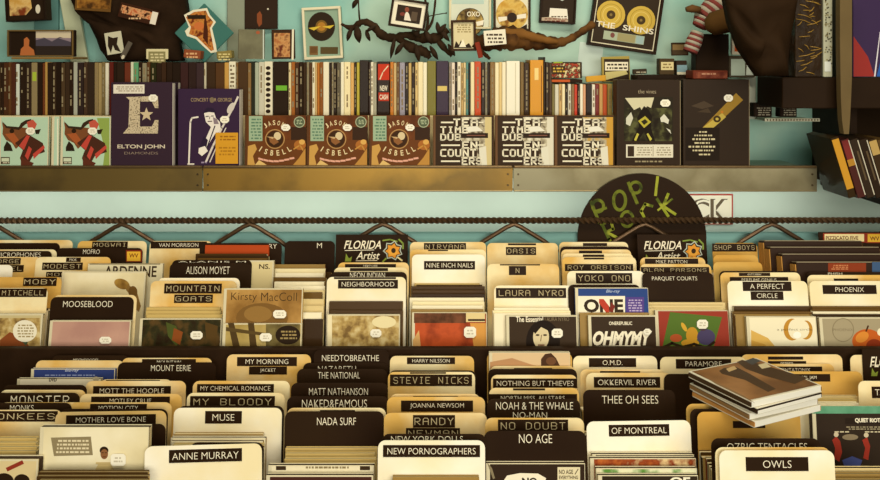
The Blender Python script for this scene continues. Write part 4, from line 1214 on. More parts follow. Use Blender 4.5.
# ---------------------------------------------------------------- the round sign and the paper sign behind it
DY = 1.9635
ctr = P(642, 238, DY)
Rr = 64.5 / F * (DY / ray(642, 238).y)
M = frame(ctr)
mb = MB()
prof = [(1.0, 0.0), (1.0, .003), (.93, .0036), (.4, .0036), (.36, .003), (0.02, .003)]
pts = [(Rr * math.cos(2 * math.pi * i / 72), Rr * math.sin(2 * math.pi * i / 72)) for i in range(72)]
mb.prism(pts, 0, .004, mat('#2a1c10', .38, noise=.08, scale=6))
ds = mb.build('round_sign', None, M)
mb = MB()
G = mat('#636c26', .6, hex2='#3a421e', hex3='#747c2a', scale=30)
G2 = mat('#8c962c', .6, hex2='#566222', hex3='#a3a83c', scale=30)
Lw = 2.6
draw(mb, M, [('l', G, [(591, 202), (599, 222)], 3.2), ('o', G, 598, 206, 7, 7.4, 3), ('l', G, [(596, 211), (606, 208)], 2.6),
             ('o', G, 619.5, 200.5, 7.6, 11, 3.2), ('l', G, [(628.5, 183), (637, 203)], 3.2), ('o', G, 635.5, 187.5, 7, 7, 3), ('l', G2, [(657.5, 177), (655.5, 195)], 2.8),
             ('l', G2, [(601, 222), (609, 239), (614, 247)], 3), ('l', G2, [(601, 224), (611, 221), (613, 229), (606, 232)], 2.8), ('l', G2, [(606, 232), (618, 238)], 2.8),
             ('o', G, 627, 219, 7.4, 9, 3), ('l', G2, [(652, 206), (645, 204), (641, 211), (645, 219), (655, 219)], 2.8),
             ('l', G2, [(657, 199), (668, 216)], 2.8), ('l', G2, [(668, 194), (663, 206), (675, 214)], 2.8), ('l', G2, [(658, 210), (672, 199)], 2)])
mb.build('painted_letters', ds)
tag(ds, 'large round black sign with hand-painted yellow-green letters below the shelf', 'sign')
Y2 = WALLY - .016
M = frame(P(690, 226, Y2))
mb = MB()
a, b = to_local(M, 648, 224.5), to_local(M, 733, 194)
mb.box(a[0], b[0], 0, .002, a[1], b[1], mat('#b0483c', .6))
ps = mb.build('paper_sign', None, M)
mb = MB()
draw(mb, M, [('r', '#efe8d2', 649.5, 223.5, 731.6, 195.4), ('t', '#6a5c48', 'ROCK', 652, 198.5, 730, 222.5, 'B'), ('t', '#efe8d2', 'ROCK', 653, 199.5, 729, 221.5, 'n')], y=-.0005, step=.0002)
mb.build('outlined_letters', ps)
tag(ps, 'white paper sign with red border and outlined capitals, half behind the round sign', 'sign')
EYES = (-.12, 0, .12)
# ---------------------------------------------------------------- things hung on the wall and stood along the top of the row
TOPZ = P(440, 59.8, SPY).z + .0008
SHORTZ = P(440, 83.6, SPY).z + .0008
RISEZ = P(685, 75, 2.06).z
DBZ = P(42, 57.0, 2.075).z


def board(name, label, cat, cx, cy, w, h, ang, Y, T, face, fr=None, fw=2.0, art=(), grp=None, rad=0, st=(), on=None):
    """a flat piece with real thickness; front at depth Y; w,h as seen; frame bars round the edge when fr is set"""
    if on is not None:   # stands on something: the foot rests at that height
        zt = P(cx, cy - h / 2, Y).z
        kk_ = (P(cx + 1, cy, Y) - P(cx, cy, Y)).length
        zb_ = on + abs(math.sin(math.radians(ang))) * w * kk_ / 2 + .0008
        h = (zt - zb_) / kk_
        o_ = P(cx, cy, Y)
        M = frame(Vector((o_.x, Y, (zt + zb_) / 2)), 0, math.radians(ang))
    else:
        M = frame(P(cx, cy, Y), 0, math.radians(ang))
    k = (P(cx + 1, cy, Y) - P(cx, cy, Y)).length
    hw, hh = w * k / 2, h * k / 2
    mb = MB()
    mb.box(-hw, hw, 0, T, -hh, hh, mat(face, .5) if isinstance(face, str) else face, min(.0015, T * .3))
    o = mb.build(name, None, M)
    if fr:
        f = fw * k
        mb = MB()
        m = mat(fr, .4)
        for (a, b, c_, e) in ((-hw, hw, hh - f, hh), (-hw, hw, -hh, -hh + f), (-hw, -hw + f, -hh + f, hh - f), (hw - f, hw, -hh + f, hh - f)):
            mb.box(a, b, -.006, -.0002, c_, e, m, .001)
        mb.build('frame', o)
    if art:
        mb = MB()
        L = Matrix.Translation(Vector((0, 0, 0)))
        ca, sa = math.cos(math.radians(ang)), math.sin(math.radians(ang))
        def rot(p):
            x, y = p[0] - cx, p[1] - cy
            return p
        draw(mb, M, art, y=-.0005)
        mb.build('picture', o)
    for s in st:
        sticker(o, M, *s)
    tag(o, label, cat, grp)
    return o, M


def R2(cx, cy, ang, pts):
    """points given along the tilted piece's own axes"""
    a = math.radians(ang)
    return [(cx + x * math.cos(a) - y * math.sin(a), cy + x * math.sin(a) + y * math.cos(a)) for x, y in pts]


WF = WALLY - .024
# framed single disc award
board('framed_record', 'framed single dark-gold record award in a cream frame, tilted slightly on the wall', 'framed record', 322.5, 33, 39, 52, -3, WALLY - .02, .019, '#8fa892', '#e6dcbc', 2.6, [
    ('e', '#2f2214', 321.5, 26.5, 13.6, 14.6), ('e', '#7a5a24', 321.5, 26.5, 6, 6.4), ('e', '#b07a2c', 321.5, 26.5, 4.2, 4.4), ('p', '#d8b83c', [(308.5, 28), (321, 26), (314, 30.5)]), ('p', '#d8b83c', [(334.5, 25), (322, 26.6), (330, 28.6)]), ('r', '#7c5a34', 309.5, 46, 318, 55), ('r', '#58482a', 320.5, 47, 338, 54), ('r', '#6a4a2a', 310.5, 47, 317, 53)], grp='framed records on the wall')
A = 8.5
cx, cy = 626, 19
q = lambda *p: R2(cx, cy, A, p)
fr, M = board('framed_record', 'large black frame with twin gold discs, tilted high on the wall', 'framed record', cx, cy, 69, 62, A, WALLY - .022, .02, '#33261a', '#2b1d12', 2.4, [
    ('p', '#e2d8b8', q((-31.5, -29), (31.5, -29), (31.5, 28), (-31.5, 28))), ('p', '#36291c', q((-30.6, -28), (30.6, -28), (30.6, 27), (-30.6, 27))),
    ('e', '#cfae4a', *q((-15.5, -2))[0], 14.2, 14.2), ('o', '#a88a34', *q((-15.5, -2))[0], 11, 11, .6), ('o', '#e4cc74', *q((-15.5, -2))[0], 8.5, 8.5, .6), ('e', '#4a3a20', *q((-15.5, -2))[0], 4.4, 4.4), ('e', '#8a7440', *q((-15.5, -2))[0], 1.4, 1.4),
    ('e', '#cfae4a', *q((15, -1))[0], 14.2, 14.2), ('o', '#a88a34', *q((15, -1))[0], 11, 11, .6), ('o', '#e4cc74', *q((15, -1))[0], 8.5, 8.5, .6), ('e', '#4a3a20', *q((15, -1))[0], 4.4, 4.4), ('e', '#8a7440', *q((15, -1))[0], 1.4, 1.4),
    ('p', '#a9b49a', q((-20, 14.5), (21, 14.5), (21, 23), (-20, 23))), ('p', '#a0966a', q((-6, 14.8), (12, 14.8), (12, 22.6), (-6, 22.6))), ('e', '#7c4a44', *q((-11, 18))[0], 2.2, 2.6), ('p', '#9fb7b4', q((13, 15), (20.5, 15), (20.5, 22.5), (13, 22.5)))], grp='framed records on the wall')
mb = MB()
for w_, x0 in (('THE', -29), ('SHINS', -2)):
    sub = MB()
    k = (P(cx + 1, cy, WALLY - .022) - P(cx, cy, WALLY - .022)).length
    put_text(sub, w_, 'b', x0 * k, -11.5 * k, (x0 + (19 if w_ == 'THE' else 31)) * k, -6 * k, -.0022, mat('#ece4cc', .5))
    i0 = len(mb.v)
    mb.v += sub.v
    mb.f += [tuple(i0 + a for a in f) for f in sub.f]
    mb.m += [mb.mi(mat('#ece4cc', .5))] * len(sub.f)
    mb.smooth += sub.smooth
mb.build('lettering', fr)
board('framed_record', 'dark frame with a gold disc on white, beside the small white-matted frame', 'framed record', 512, 9, 37, 44, 0, WALLY - .02, .019, '#e6dfc4', '#3a2817', 2.2, [
    ('e', mat('#c8973a', .35, hex2='#8a5c22', hex3='#dcb860', scale=30), 512, 14, 16, 16), ('e', '#33241a', 512, 17.5, 5, 5), ('p', '#efe7d2', [(498, 17), (507, 16.5), (507, 20), (499, 22)]), ('p', '#efe7d2', [(517, 15), (526, 13.5), (526, 18), (517, 19)]), ('p', '#2f2114', [(497, 30), (527, 30), (527, 24), (520, 28), (504, 28)])], grp='framed records on the wall')
board('framed_record', 'pale cream frame with a gold-banded disc, top edge out of view, tan side bar', 'framed record', 470, 8, 42, 42, 0, WALLY - .02, .019, '#d6dac8', '#e2d8b4', 2.0, [
    ('r', '#b9cfc4', 452, 0, 484, 4), ('e', '#4a3a22', 470, 22, 14, 14), ('e', mat('#c0a058', .4, hex2='#4a3820', scale=40), 470, 22, 13.2, 13.2), ('t', '#efe7cf', 'OXO', 467, 11.5, 480, 16.5, 'b'), ('p', '#efe7d2', [(476, 22), (484, 20), (483, 25), (477, 26)])], grp='framed records on the wall')
board('framed_photo', 'black frame with white mat around a small figure photo, tilted over the vine', 'picture frame', 408.5, 14, 37, 29, 9, 2.066, .012, '#ece4cc', '#2c1e12', 2.4, [
    ('p', '#33261c', R2(408.5, 14, 9, [(-12, -8), (12.5, -8), (12.5, 8.5), (-12, 8.5)])), ('p', '#5a4a3a', R2(408.5, 14, 9, [(3, -3), (9, -3), (9, 6), (3, 6)])), ('p', '#e6dccb', [(404, 20), (405, 14), (407, 11), (409, 14), (411, 21)]), ('e', '#8a4a38', 407, 9.6, 2.2, 2.6), ('e', '#7a3a30', 402.5, 14, 2.6, 1.8)])
board('framed_photo', 'small brown frame with cream card and dark spiky drawing below', 'picture frame', 463.5, 35.5, 25, 31, -1, WALLY - .12, .014, '#dccfa4', '#3f2a18', 2.4, [
    ('h', '#a08c5c', 456, 24, 471, 33, 4), ('p', '#2d1f12', [(454, 48), (456, 41), (459, 45), (461, 40), (463, 47), (469, 43), (472, 48)]), ('p', '#f1ead0', [(459, 47), (463, 39), (466, 47)])])
board('framed_photo', 'black frame with pale bright scene and red base line, near the twin gold discs', 'picture frame', 558, 7, 36, 33, 3, WALLY - .02, .017, '#33271c', '#2a1c12', 2.0, [
    ('p', '#efe9d8', [(550, 8), (567, 9), (568, 19), (549, 18)]), ('p', '#b9a58c', [(541, 17.5), (549, 17), (568, 19.5), (568, 22.5), (541, 20.5)]), ('h', '#7c2f24', 542, 18, 567, 22, 2), ('h', '#5c4a36', 550, 15.5, 567, 18, 1), ('p', '#b8c4b8', [(557, -2), (566, -1), (562, 1)])])
board('text_card', 'small white card with dark print resting on the dark branch', 'card', 495, 37.5, 22, 15, -5, 2.03, .002, '#e9e2cc', None, 0, [('h', '#4a3a2a', 486, 33, 504, 44, 3)])
board('sheet', 'plain pale blue-white paper sheet stuck to the wall under the twin discs', 'paper', 590, 60, 24, 34, 6, WALLY - .0016, .0012, '#cfe0d6')

# ---- left end of the wall
board('wall_board', 'flat blue-grey board on the wall behind the far-end cases', 'board', 46, 14, 24, 36, 0, WALLY - .013, .01, '#5f8a86')
board('wall_board', 'slanting pale strip of board beside the hanging black shirt', 'board', 73, 28, 17, 84, -10, WALLY - .027, .012, '#c3c9a8')
board('display_case', 'open disc wallet showing an orange figure and a pale landscape, far end of the row', 'CD', 41, 44, 66, 28, 0, 2.078, .016, '#2c2018', '#6e5730', 1.4, on=DBZ, art=[
    ('r', '#261b12', 11, 31, 35, 56), ('p', '#b4693a', [(20, 56), (21, 49), (24, 46), (24, 39), (27, 37), (29.5, 40), (29, 46), (34, 50), (35, 56)]), ('r', '#cdbfa4', 36, 31, 71, 38), ('p', '#4a4450', [(36, 39), (44, 37.5), (52, 40), (60, 37), (71, 40), (71, 56), (36, 56)]), ('p', '#8a7a84', [(36, 40), (45, 38), (52, 41.5), (58, 38), (71, 42), (71, 38), (36, 38)]), ('r', '#2f2620', 36, 46, 71, 56)])
hat, M = board('picture_case', 'dark case with orange-cream picture, top of the wall at the far end', 'CD', 26, 6, 40, 30, -3, 2.10, .03, '#2a1d12', '#241810', 1.5, [('p', mat('#c99a4c', .4, hex2='#7c3a1e', hex3='#dcb874', scale=30), [(9, -6), (30, -6), (32, 8), (26, 15), (10, 16)]), ('e', '#dad2bc', 38, 9, 2.4, 4.5)])
# base for it: a leaning pale box under the wallet
board('disc_box', 'brown-edged flat box under the open wallet', 'CD', 42, 59, 62, 4, 0, 2.072, .088, '#8a6c3a', on=TOPZ)

# hanging black shirt with badges
def cloth(name, label, cat, outline, Y, T, m, seed=0):
    M = frame(P(sum(p[0] for p in outline) / len(outline), sum(p[1] for p in outline) / len(outline), Y))
    loc = [Vector(to_local(M, *p)) for p in outline]
    fine = []
    for a, b in zip(loc, loc[1:] + loc[:1]):
        for k in range(4):
            fine.append(a.lerp(b, k / 4))
    if sum(a.x * b.y - b.x * a.y for a, b in zip(fine, fine[1:] + fine[:1])) < 0:
        fine = fine[::-1]
    c0 = sum(fine, Vector((0, 0))) / len(fine)
    rg = random.Random(seed)
    rings = []
    for f, y in ((1.0, T), (1.0, T * .45), (.96, T * .1), (.8, -T * .12), (.6, -T * .3), (.4, -T * .3), (.2, -T * .36), (.02, -T * .36)):
        rings.append([(c0.x + (p.x - c0.x) * f, y - T * .25 * math.sin(i * .55 + f * 5) * (0.3 < f < .97), c0.y + (p.y - c0.y) * f) for i, p in enumerate(fine)])
    mb = MB()
    mb.grid(rings, m, True, True, True)
    o = mb.build(name, None, M)
    tag(o, label, cat)
    return o, M


blackcloth = mat('#2b1d12', .85, noise=.25, scale=20)
shirt, M = cloth('hanging_shirt', 'black shirt hanging on the wall above the dark spines, pinned with small pictures', 'shirt', [(64, -8), (182, -8), (186, 20), (176, 44), (180, 61), (106, 61), (97, 50), (88, 24), (72, 10)], 2.12, .045, blackcloth, 3)
board('picture_card', 'small black and white picture card pinned at an angle on the black shirt', 'card', 114, 43, 17, 22, -9, 2.085, .003, '#c6c2a8', None, 0, [('p', '#2c2016', [(108, 36), (113, 38), (118, 37), (117, 44), (121, 52), (115, 50), (113, 45), (111, 53), (108, 46)])])
board('picture_card', 'small cream-edged card with faint print standing on the black spines', 'card', 157, 56, 22, 14, 0, 2.07, .004, '#d6cca0', None, 0, on=TOPZ, art=[('r', '#8a8258', 148.5, 51.5, 165.5, 63), ('h', '#d2c698', 150, 53, 164, 62, 3)])
board('band_photo_strip', 'tilted strip photo of red-lit people with a white end tag, on the black shirt', 'picture', 138.5, 14, 40, 15, 14, 2.08, .003, '#3a2013', None, 0, [('p', mat('#b0522c', .4, hex2='#3a1a10', hex3='#d8a070', scale=90), R2(138.5, 14, 14, [(-18, -5), (18, -5), (18, 3), (-18, 3)])), ('p', '#e6dccb', R2(138.5, 14, 14, [(13, -6), (19, -6), (19, 6.5), (13, 6.5)])), ('h', '#d8b48a', 128, 17, 141, 20, 1)])
board('band_photo', 'amber-brown photo at the top of the black shirt', 'picture', 93, 2, 36, 18, 4, 2.08, .003, '#6a4a22', None, 0, [('p', mat('#a87a32', .4, hex2='#4a3016', hex3='#8a5c26', scale=40), [(77, -6), (110, -4), (110, 9), (77, 8)])])
board('shirt_tag', 'slim grey capsule badge low on the black shirt beside the pinned picture', 'badge', 126, 50, 5, 18, 28, 2.077, .004, '#5c5348', None, 0, [('e', '#d2c8b0', 123, 57, 1.5, 2.2, 30)])
# teal picture board with the orange shape
cx, cy = 204, 33
tb, M = board('picture_board', 'teal diamond-set picture with an orange ragged white-edged shape beside the shirt', 'picture', cx, cy, 42, 42, 45, 2.10, .006, '#3f7068', None, 0, [
    ('p', '#e6dfc4', [(184, 15), (193, 10), (207, 8), (210, 15), (216, 22), (212, 28), (216, 45), (217, 52), (211, 53), (203, 46), (196, 39), (187, 36), (185, 31), (189, 27)]),
    ('p', mat('#a8582a', .4, hex2='#6a2c16', hex3='#c8843c', scale=60), [(186, 17), (194, 12), (206, 10.5), (208.5, 16), (213.5, 22), (210, 28), (214, 50), (211, 51), (204, 44), (197, 37), (189, 34), (191, 27)]), ('p', '#4a2414', [(205, 12), (208, 30), (208, 45), (203, 38)]), ('p', '#2f2113', [(187, 15), (206, 15), (206, 19), (188, 19)]), ('e', '#c8703a', 199, 26, 5, 4)])
board('trinket_box', 'small red-brown box with pale stripes below the teal picture', 'box', 192, 55.5, 17, 11, 6, 2.062, .03, '#8a4a2c', None, 0, on=TOPZ, art=[('h', '#d8a878', 186, 52, 199, 59, 2)])
board('trinket_box', 'small olive-tan patterned box standing right under the teal picture tip', 'box', 224, 56, 15, 10, -5, 2.062, .03, '#8a7a42', None, 0, on=TOPZ, art=[('h', '#d8c88a', 218, 53, 230, 61, 3)])
board('wall_board', 'grey weathered board strip between the teal picture and the small dark poster', 'board', 236, 28, 18, 70, 0, WALLY - .012, .01, '#8f9480')
board('poster', 'dark narrow poster with a faint red figure, top of the wall', 'poster', 261, 10, 33, 38, 0, WALLY - .016, .006, '#33241a', None, 0, [('p', '#8a4a2a', [(257, 14), (260, 11), (262, 15), (262, 24), (259, 27), (257, 22)]), ('e', '#d8d0b8', 268, 9, .9, .9)])
board('standing_case', 'grey-green disc case standing on the spines below the dark poster', 'CD', 251, 44.5, 26, 30, 1, 2.075, .012, '#6f6a54', None, 0, on=TOPZ, art=[('r', mat('#7d7a60', .4, hex2='#6a6650', scale=20), 239, 30, 263, 59), ('e', '#a85a3a', 258, 32.5, 2, 1.6), ('l', '#c8d0c4', [(263.5, 30), (263.5, 59)], 1.2)])
board('standing_case', 'small disc case with a reddish-tan crowd picture beside the cream framed record', 'CD', 283, 44.5, 23, 30, -1, 2.075, .012, '#3c281a', None, 0, on=TOPZ, art=[('p', mat('#a8683c', .4, hex2='#6a3420', hex3='#c8945c', scale=60), [(274, 33), (290, 33), (290, 57), (274, 57)]), ('l', '#e8e0c4', [(293, 30), (292.6, 59)], 2)])

# ---- dark vine with leaves along the wall, and the driftwood branch
vine = bpy.data.objects.new('dried_vine', None)
C.objects.link(vine)
vo = P(400, 40, 2.12)
vine.location = vo
tag(vine, 'dark dried vine with leaves trailing along the turquoise wall behind frames', 'vine')
bark = mat('#3a291b', .8, noise=.3, scale=30, bump=.4)
leafm = mat('#33251a', .6, noise=.2, scale=20)


def limb(name, par, org, pts, rads, m, Y=2.12):
    mb = MB()
    fine, rr = [], []
    V = [P(x, y, Y + dy) - org for x, y, dy in pts]
    for i in range(len(V) - 1):
        p0_, p1_, p2_, p3_ = V[max(i - 1, 0)], V[i], V[i + 1], V[min(i + 2, len(V) - 1)]
        for k in range(5):
            t = k / 5
            fine.append(.5 * ((2 * p1_) + (p2_ - p0_) * t + (2 * p0_ - 5 * p1_ + 4 * p2_ - p3_) * t * t + (3 * p1_ - p0_ - 3 * p2_ + p3_) * t ** 3))
            rr.append((rads[i] * (1 - t) + rads[i + 1] * t) * (.62 if par.name.startswith('dried') else 1) * (1 + .15 * math.sin(k * 2.1 + i * 1.7)))
    fine.append(V[-1])
    rr.append(rads[-1])
    mb.tube(fine, rr, m, 9)
    return mb.build(name, par)


limb('stem', vine, vo, [(341, 24, 0), (352, 28, 0), (362, 22, -.01), (372, 25, -.015), (382, 35, -.01), (394, 38, 0), (406, 35, 0), (420, 38, .01), (436, 38, 0), (448, 30, 0)], [.004, .012, .013, .016, .018, .017, .015, .02, .02, .01], bark)
limb('stem', vine, vo, [(360, 24, 0), (359, 12, 0), (358, -6, 0)], [.005, .003, .003], bark)
limb('stem', vine, vo, [(425, 36, 0), (428, 18, .02), (424, -6, .02)], [.008, .005, .004], bark)
limb('stem', vine, vo, [(420, 38, 0), (432, 22, .02), (436, -6, .02)], [.006, .005, .004], bark)
limb('stem', vine, vo, [(398, 38, 0), (412, 48, -.01), (424, 52, 0), (430, 58, 0)], [.012, .02, .022, .008], bark)
limb('stem', vine, vo, [(412, 22, .01), (430, 16, 0), (447, 13, 0)], [.002, .002, .002], bark)
limb('stem', vine, vo, [(436, 38, 0), (444, 48, 0), (452, 56, 0)], [.015, .012, .006], bark)


def leaf(par, org, x, y, L, wd, ang, Y):
    mb = MB()
    k = (P(x + 1, y, Y) - P(x, y, Y)).length
    c0 = P(x, y, Y) - org
    a = math.radians(ang)
    dx, dz = math.sin(a), -math.cos(a)
    top, bot = [], []
    for i in range(9):
        t = i / 8
        w = wd * k * math.sin(math.pi * min(1, t * .92 + .06)) ** .8 / 2
        m_ = Vector((c0.x + dx * L * k * t, c0.y - .012 * math.sin(math.pi * t), c0.z + dz * L * k * t))
        top.append((m_ + Vector((-dz, 0, dx)) * w, m_ + Vector((0, -.004, 0)), m_ - Vector((-dz, 0, dx)) * w))
    rings = [[p for p in t_] + [p + Vector((0, .0015, 0)) for p in t_[::-1]] for t_ in top]
    mb.grid(rings, leafm, True, True, True)
    return mb.build('leaf', par)


for (x, y, L, wd, ang) in ((358, -1, 11, 9, -30), (357, 26, 17, 14, 8), (352, 28, 14, 9, -20), (395, 38, 21, 8, -12), (404, 42, 16, 10, -35), (416, 44, 18, 11, 10), (425, 30, 16, 11, 25), (430, 46, 16, 10, 30), (440, 30, 15, 9, 40), (376, 26, 12, 7, -60), (420, 26, 14, 8, -20), (446, 24, 14, 9, -40), (448, 44, 14, 9, 30), (366, 30, 12, 8, 20), (437, 22, 13, 9, 10), (412, 30, 12, 9, 50)):
    leaf(vine, vo, x, y, L, wd * .55, ang, 2.095)
db = bpy.data.objects.new('driftwood_branch', None)
C.objects.link(db)
do = P(520, 40, 2.1)
db.location = do
tag(db, 'thick brown driftwood branch across the wall below the framed discs', 'branch')
brown = mat('#4a3018', .7, hex2='#6a4724', hex3='#3a2414', scale=14, bump=.4)
limb('branch', db, do, [(474, 42, 0), (488, 42, 0), (504, 38, -.01), (524, 40, 0), (540, 42, 0), (556, 43, 0), (568, 40, 0), (580, 33, .01), (593, 24, .03)], [.016, .022, .032, .026, .020, .014, .010, .009, .010], brown, 2.10)
limb('twig', db, do, [(504, 32, 0), (522, 34, 0), (540, 39, 0), (558, 42, 0)], [.010, .012, .010, .006], mat('#7a5226', .7, noise=.2, scale=20, bump=.3), 2.075)
limb('twig', db, do, [(474, 44, 0), (480, 50, 0), (490, 59, 0)], [.008, .006, .004], brown, 2.08)
rb, M = board('red_ribbon', 'small red ribbon hanging under the small brown frame', 'ribbon', 479, 50, 5, 16, -14, 2.06, .004, '#8a3420')
# ---- pieces stood along the top of the row
col, M = board('collage_case', 'disc case with a red and yellow crowd collage lying above the short spines', 'CD', 567, 70.5, 30, 17, 0, 2.08, .012, '#3a2818', None, 0, on=P(566, 78.9, 2.06).z, art=[('p', mat('#b0442c', .4, hex2='#e2cf9c', hex3='#4a2a18', scale=110), [(551, 63), (580, 63.5), (580, 78), (551, 77.5)]), ('r', '#3f2c1c', 552, 66, 565, 74), ('h', '#d8b048', 552, 67, 565, 73, 2), ('l', '#9ab03c', [(554, 62.5), (562, 62.2)], 1.4)])
board('flat_box', 'flat orange-edged black box under the crowd collage', 'box', 567.5, 82, 30, 5, 0, 2.06, .1, '#2c1c12', None, 0, on=SHORTZ, art=[('r', '#c25a2a', 551, 79.6, 570, 82)])
board('yellow_case', 'small yellow disc case lying behind the short spines', 'CD', 596, 80.5, 20, 9.5, -4, 2.12, .01, '#d8a33a', on=SHORTZ)
board('text_plaque', 'small dark plaque with white-on-black text band, peaked top, above the boxed set', 'plaque', 616, 69, 28, 25, -2, 2.135, .012, '#a8944c', None, 0, on=SHORTZ, art=[('r', '#33261a', 604, 59, 629, 81), ('r', '#ece3c6', 605, 62, 628, 70.5), ('h', '#3a2a1c', 606, 63, 627, 70, 2), ('p', '#c8bc7c', [(605, 72), (626, 70.5), (628, 74), (606, 80)])])
board('small_case', 'small dark case with grey marks beside the text plaque', 'CD', 640, 75, 14, 12, -3, 2.10, .01, '#3a3022', None, 0, on=RISEZ, art=[('h', '#a8a088', 635, 71, 646, 79, 3)])
board('snapshot', 'small snapshot with a tan sunset panel, dark border, near the twin discs', 'picture', 680, 49, 17, 13, -1, 2.13, .006, '#3a2818', None, 0, [('r', '#8a7048', 672.5, 44.5, 687, 50), ('r', '#4a3a28', 672.5, 50, 687, 54.5)])
board('small_box', 'small cream-fronted box on the dark boxed sets, beside a blue-fronted one', 'box', 667, 66, 15, 15, 0, 2.07, .03, '#4a3a24', None, 0, on=RISEZ, art=[('r', '#d8c892', 661, 62, 673.5, 70), ('h', '#8a7448', 662, 63, 672, 69, 2)])
board('small_box', 'small blue-grey fronted box on the dark boxed sets', 'box', 681.5, 68, 11, 15, 0, 2.07, .03, '#33271c', None, 0, on=RISEZ, art=[('r', '#7a98a0', 677, 65, 687, 72), ('r', '#d2cab0', 677, 72, 687, 74.5)])
board('wide_case', 'flat reddish-brown disc case lying on the gold-ribboned boxed set', 'CD', 710.5, 74.5, 35, 8, 0, 1.986, .06, '#6a3020', None, 0, on=P(716, 79.2, 1.984).z, art=[('r', mat('#8a4a32', .4, hex2='#5a2418', scale=60), 696, 72, 727, 78), ('h', '#c8987a', 700, 73, 716, 75, 1)])
bl, M = board('dark_box', 'black box standing behind the reddish-brown case', 'box', 712.5, 55, 33, 42, 0, 2.085, .042, '#281b10', on=RISEZ)
board('shelf_riser', 'long low black block carrying the small boxes behind the boxed sets', 'block', 681, 77.5, 88, 5, 0, 2.06, .07, '#261a10')

# striped doll with brown boots
doll = bpy.data.objects.new('striped_doll', None)
C.objects.link(doll)
dz = P(712, 36, 2.09)
doll.location = dz
tag(doll, 'rag doll in red and white stripes and brown vest, hung above the black box', 'doll')
stripe_r, stripe_w = mat('#84403a', .8), mat('#b3aa98', .8)


def doll_limb(name, pts, rads, bands):
    fine, rr = [], []
    V = [P(x, y, 2.07) - dz for x, y in pts]
    mb = MB()
    n_ = bands
    L = []
    for i in range(len(V) - 1):
        for k in range(8):
            t = k / 8
            L.append((V[i].lerp(V[i + 1], t), rads[i] * (1 - t) + rads[i + 1] * t))
    L.append((V[-1], rads[-1]))
    step = max(1, len(L) // n_)
    for b, i in enumerate(range(0, len(L) - 1, step)):
        seg = L[i:min(i + step, len(L) - 1) + 1]
        if len(seg) > 1:
            mb.tube([s[0] for s in seg], [s[1] for s in seg], stripe_r if b % 2 else stripe_w, 10)
    return mb.build(name, doll)


doll_limb('sleeve', [(724, -4), (714, 8), (704, 18), (699, 27)], [.030, .030, .026, .018], 10)
doll_limb('sleeve', [(698, 32), (694, 42), (690, 52)], [.016, .02, .018], 6)
mb = MB(); mb.tube([P(700, 10, 2.05) - dz, P(692, 8.5, 2.05) - dz, P(686, 9.5, 2.05) - dz], [.008, .010, .006], mat('#6a4a2a', .7), 10); mb.build('hand', doll)
mb = MB(); mb.tube([P(738, 18, 2.03) - dz, P(724, 21, 2.028) - dz, P(712, 24, 2.03) - dz, P(705, 25, 2.035) - dz], [.026, .03, .028, .012], mat('#5c4020', .8, noise=.2), 12); mb.build('vest', doll)

# framed white and orange case, clear case, at the end of the shelf
board('standing_case', 'white-edged disc case with plain orange panel, half hidden by black bag', 'CD', 740, 43, 16, 24, 0, 2.09, .012, '#e2dac4', None, 0, on=P(741, 55, 2.09).z, art=[('r', '#d8602a', 734.5, 34, 747, 51.5)])
board('standing_case', 'grey-white disc case with two pale panels below the orange one', 'CD', 742, 66.5, 26, 22, 0, 2.09, .012, '#4a4234', None, 0, [('r', '#aebcae', 731, 59, 745, 75.5), ('p', '#cbd4c8', [(747, 60), (754, 64), (754, 75), (746, 75)])])
bd, M = board('white_rack', 'white metal rack with perforated lip beside the boxed sets', 'rack', 751, 97, 10, 44, 0, 2.115, .05, '#c8cdbf')
mb = MB()
k = .00246
mb.box(4 * k, 58 * k, -.06, .05, -22.5 * k, -21.5 * k, mat('#a8a48c', .4, metal=.4))
mb.box(4 * k, 58 * k, -.064, -.06, -22.8 * k, -19.8 * k, mat('#a8a48c', .4, metal=.4))
mb.build('perforated_lip', bd)
mb = MB()
for i in range(18):
    x = (6 + i * 2.9) * k
    mb.box(x, x + .003, -.0645, -.0638, -22.2 * k, -20.4 * k, mat('#4a3a26', .6))
mb.build('lip_slot', bd)
for x0, x1, lab in ((754, 772, 'black disc case lying in the white rack, nearest the boxed sets'), (780, 797, 'black disc case with grey marks lying in the white rack')):
    board('rack_case', lab, 'CD', (x0 + x1) / 2, 110, x1 - x0, 14, 0, 2.06, .03, '#2b1f16', None, 0, [('h', '#a8a08a', x0 + 2, 107, x1 - 1, 116, 4)])

# ---- black unit at the end: side, box shelf, post, records, bag
unit = bpy.data.objects.new('black_record_unit', None)
C.objects.link(unit)
ux = P(812, 150, WALLY).x
uo = Vector((ux, 1.86, P(840, 196, 1.9).z))
unit.location = uo
tag(unit, 'black shelving unit with a tan post, at the far end past the shelf', 'shelving')
blk = mat('#281b10', .5, noise=.1, scale=12)
ztop = ZC + .26
mb = MB(); mb.box(0, .016, .135, WALLY - 1.86 - .001, .0, ztop - uo.z, blk); mb.build('side_panel', unit)
a = P(757, 77.5, 2.03); b = P(842, 108.5, 1.88)
a.z = P(757, 77.5, 1.88).z
mb = MB(); mb.box(a.x - ux, 0.6, 0.02, .17, b.z - uo.z, a.z - uo.z, blk, .002); mb.build('box_shelf', unit)
mb = MB(); mb.box(.0165, .6, -.01, WALLY - 1.86 - .001, -.018, 0, blk, .002); mb.build('lower_shelf', unit)
mb = MB(); mb.box(.0165, .6, .26, .28, 0.001, a.z - uo.z, mat('#211509', .7)); mb.build('back_board', unit)
mb = MB()
pr = []
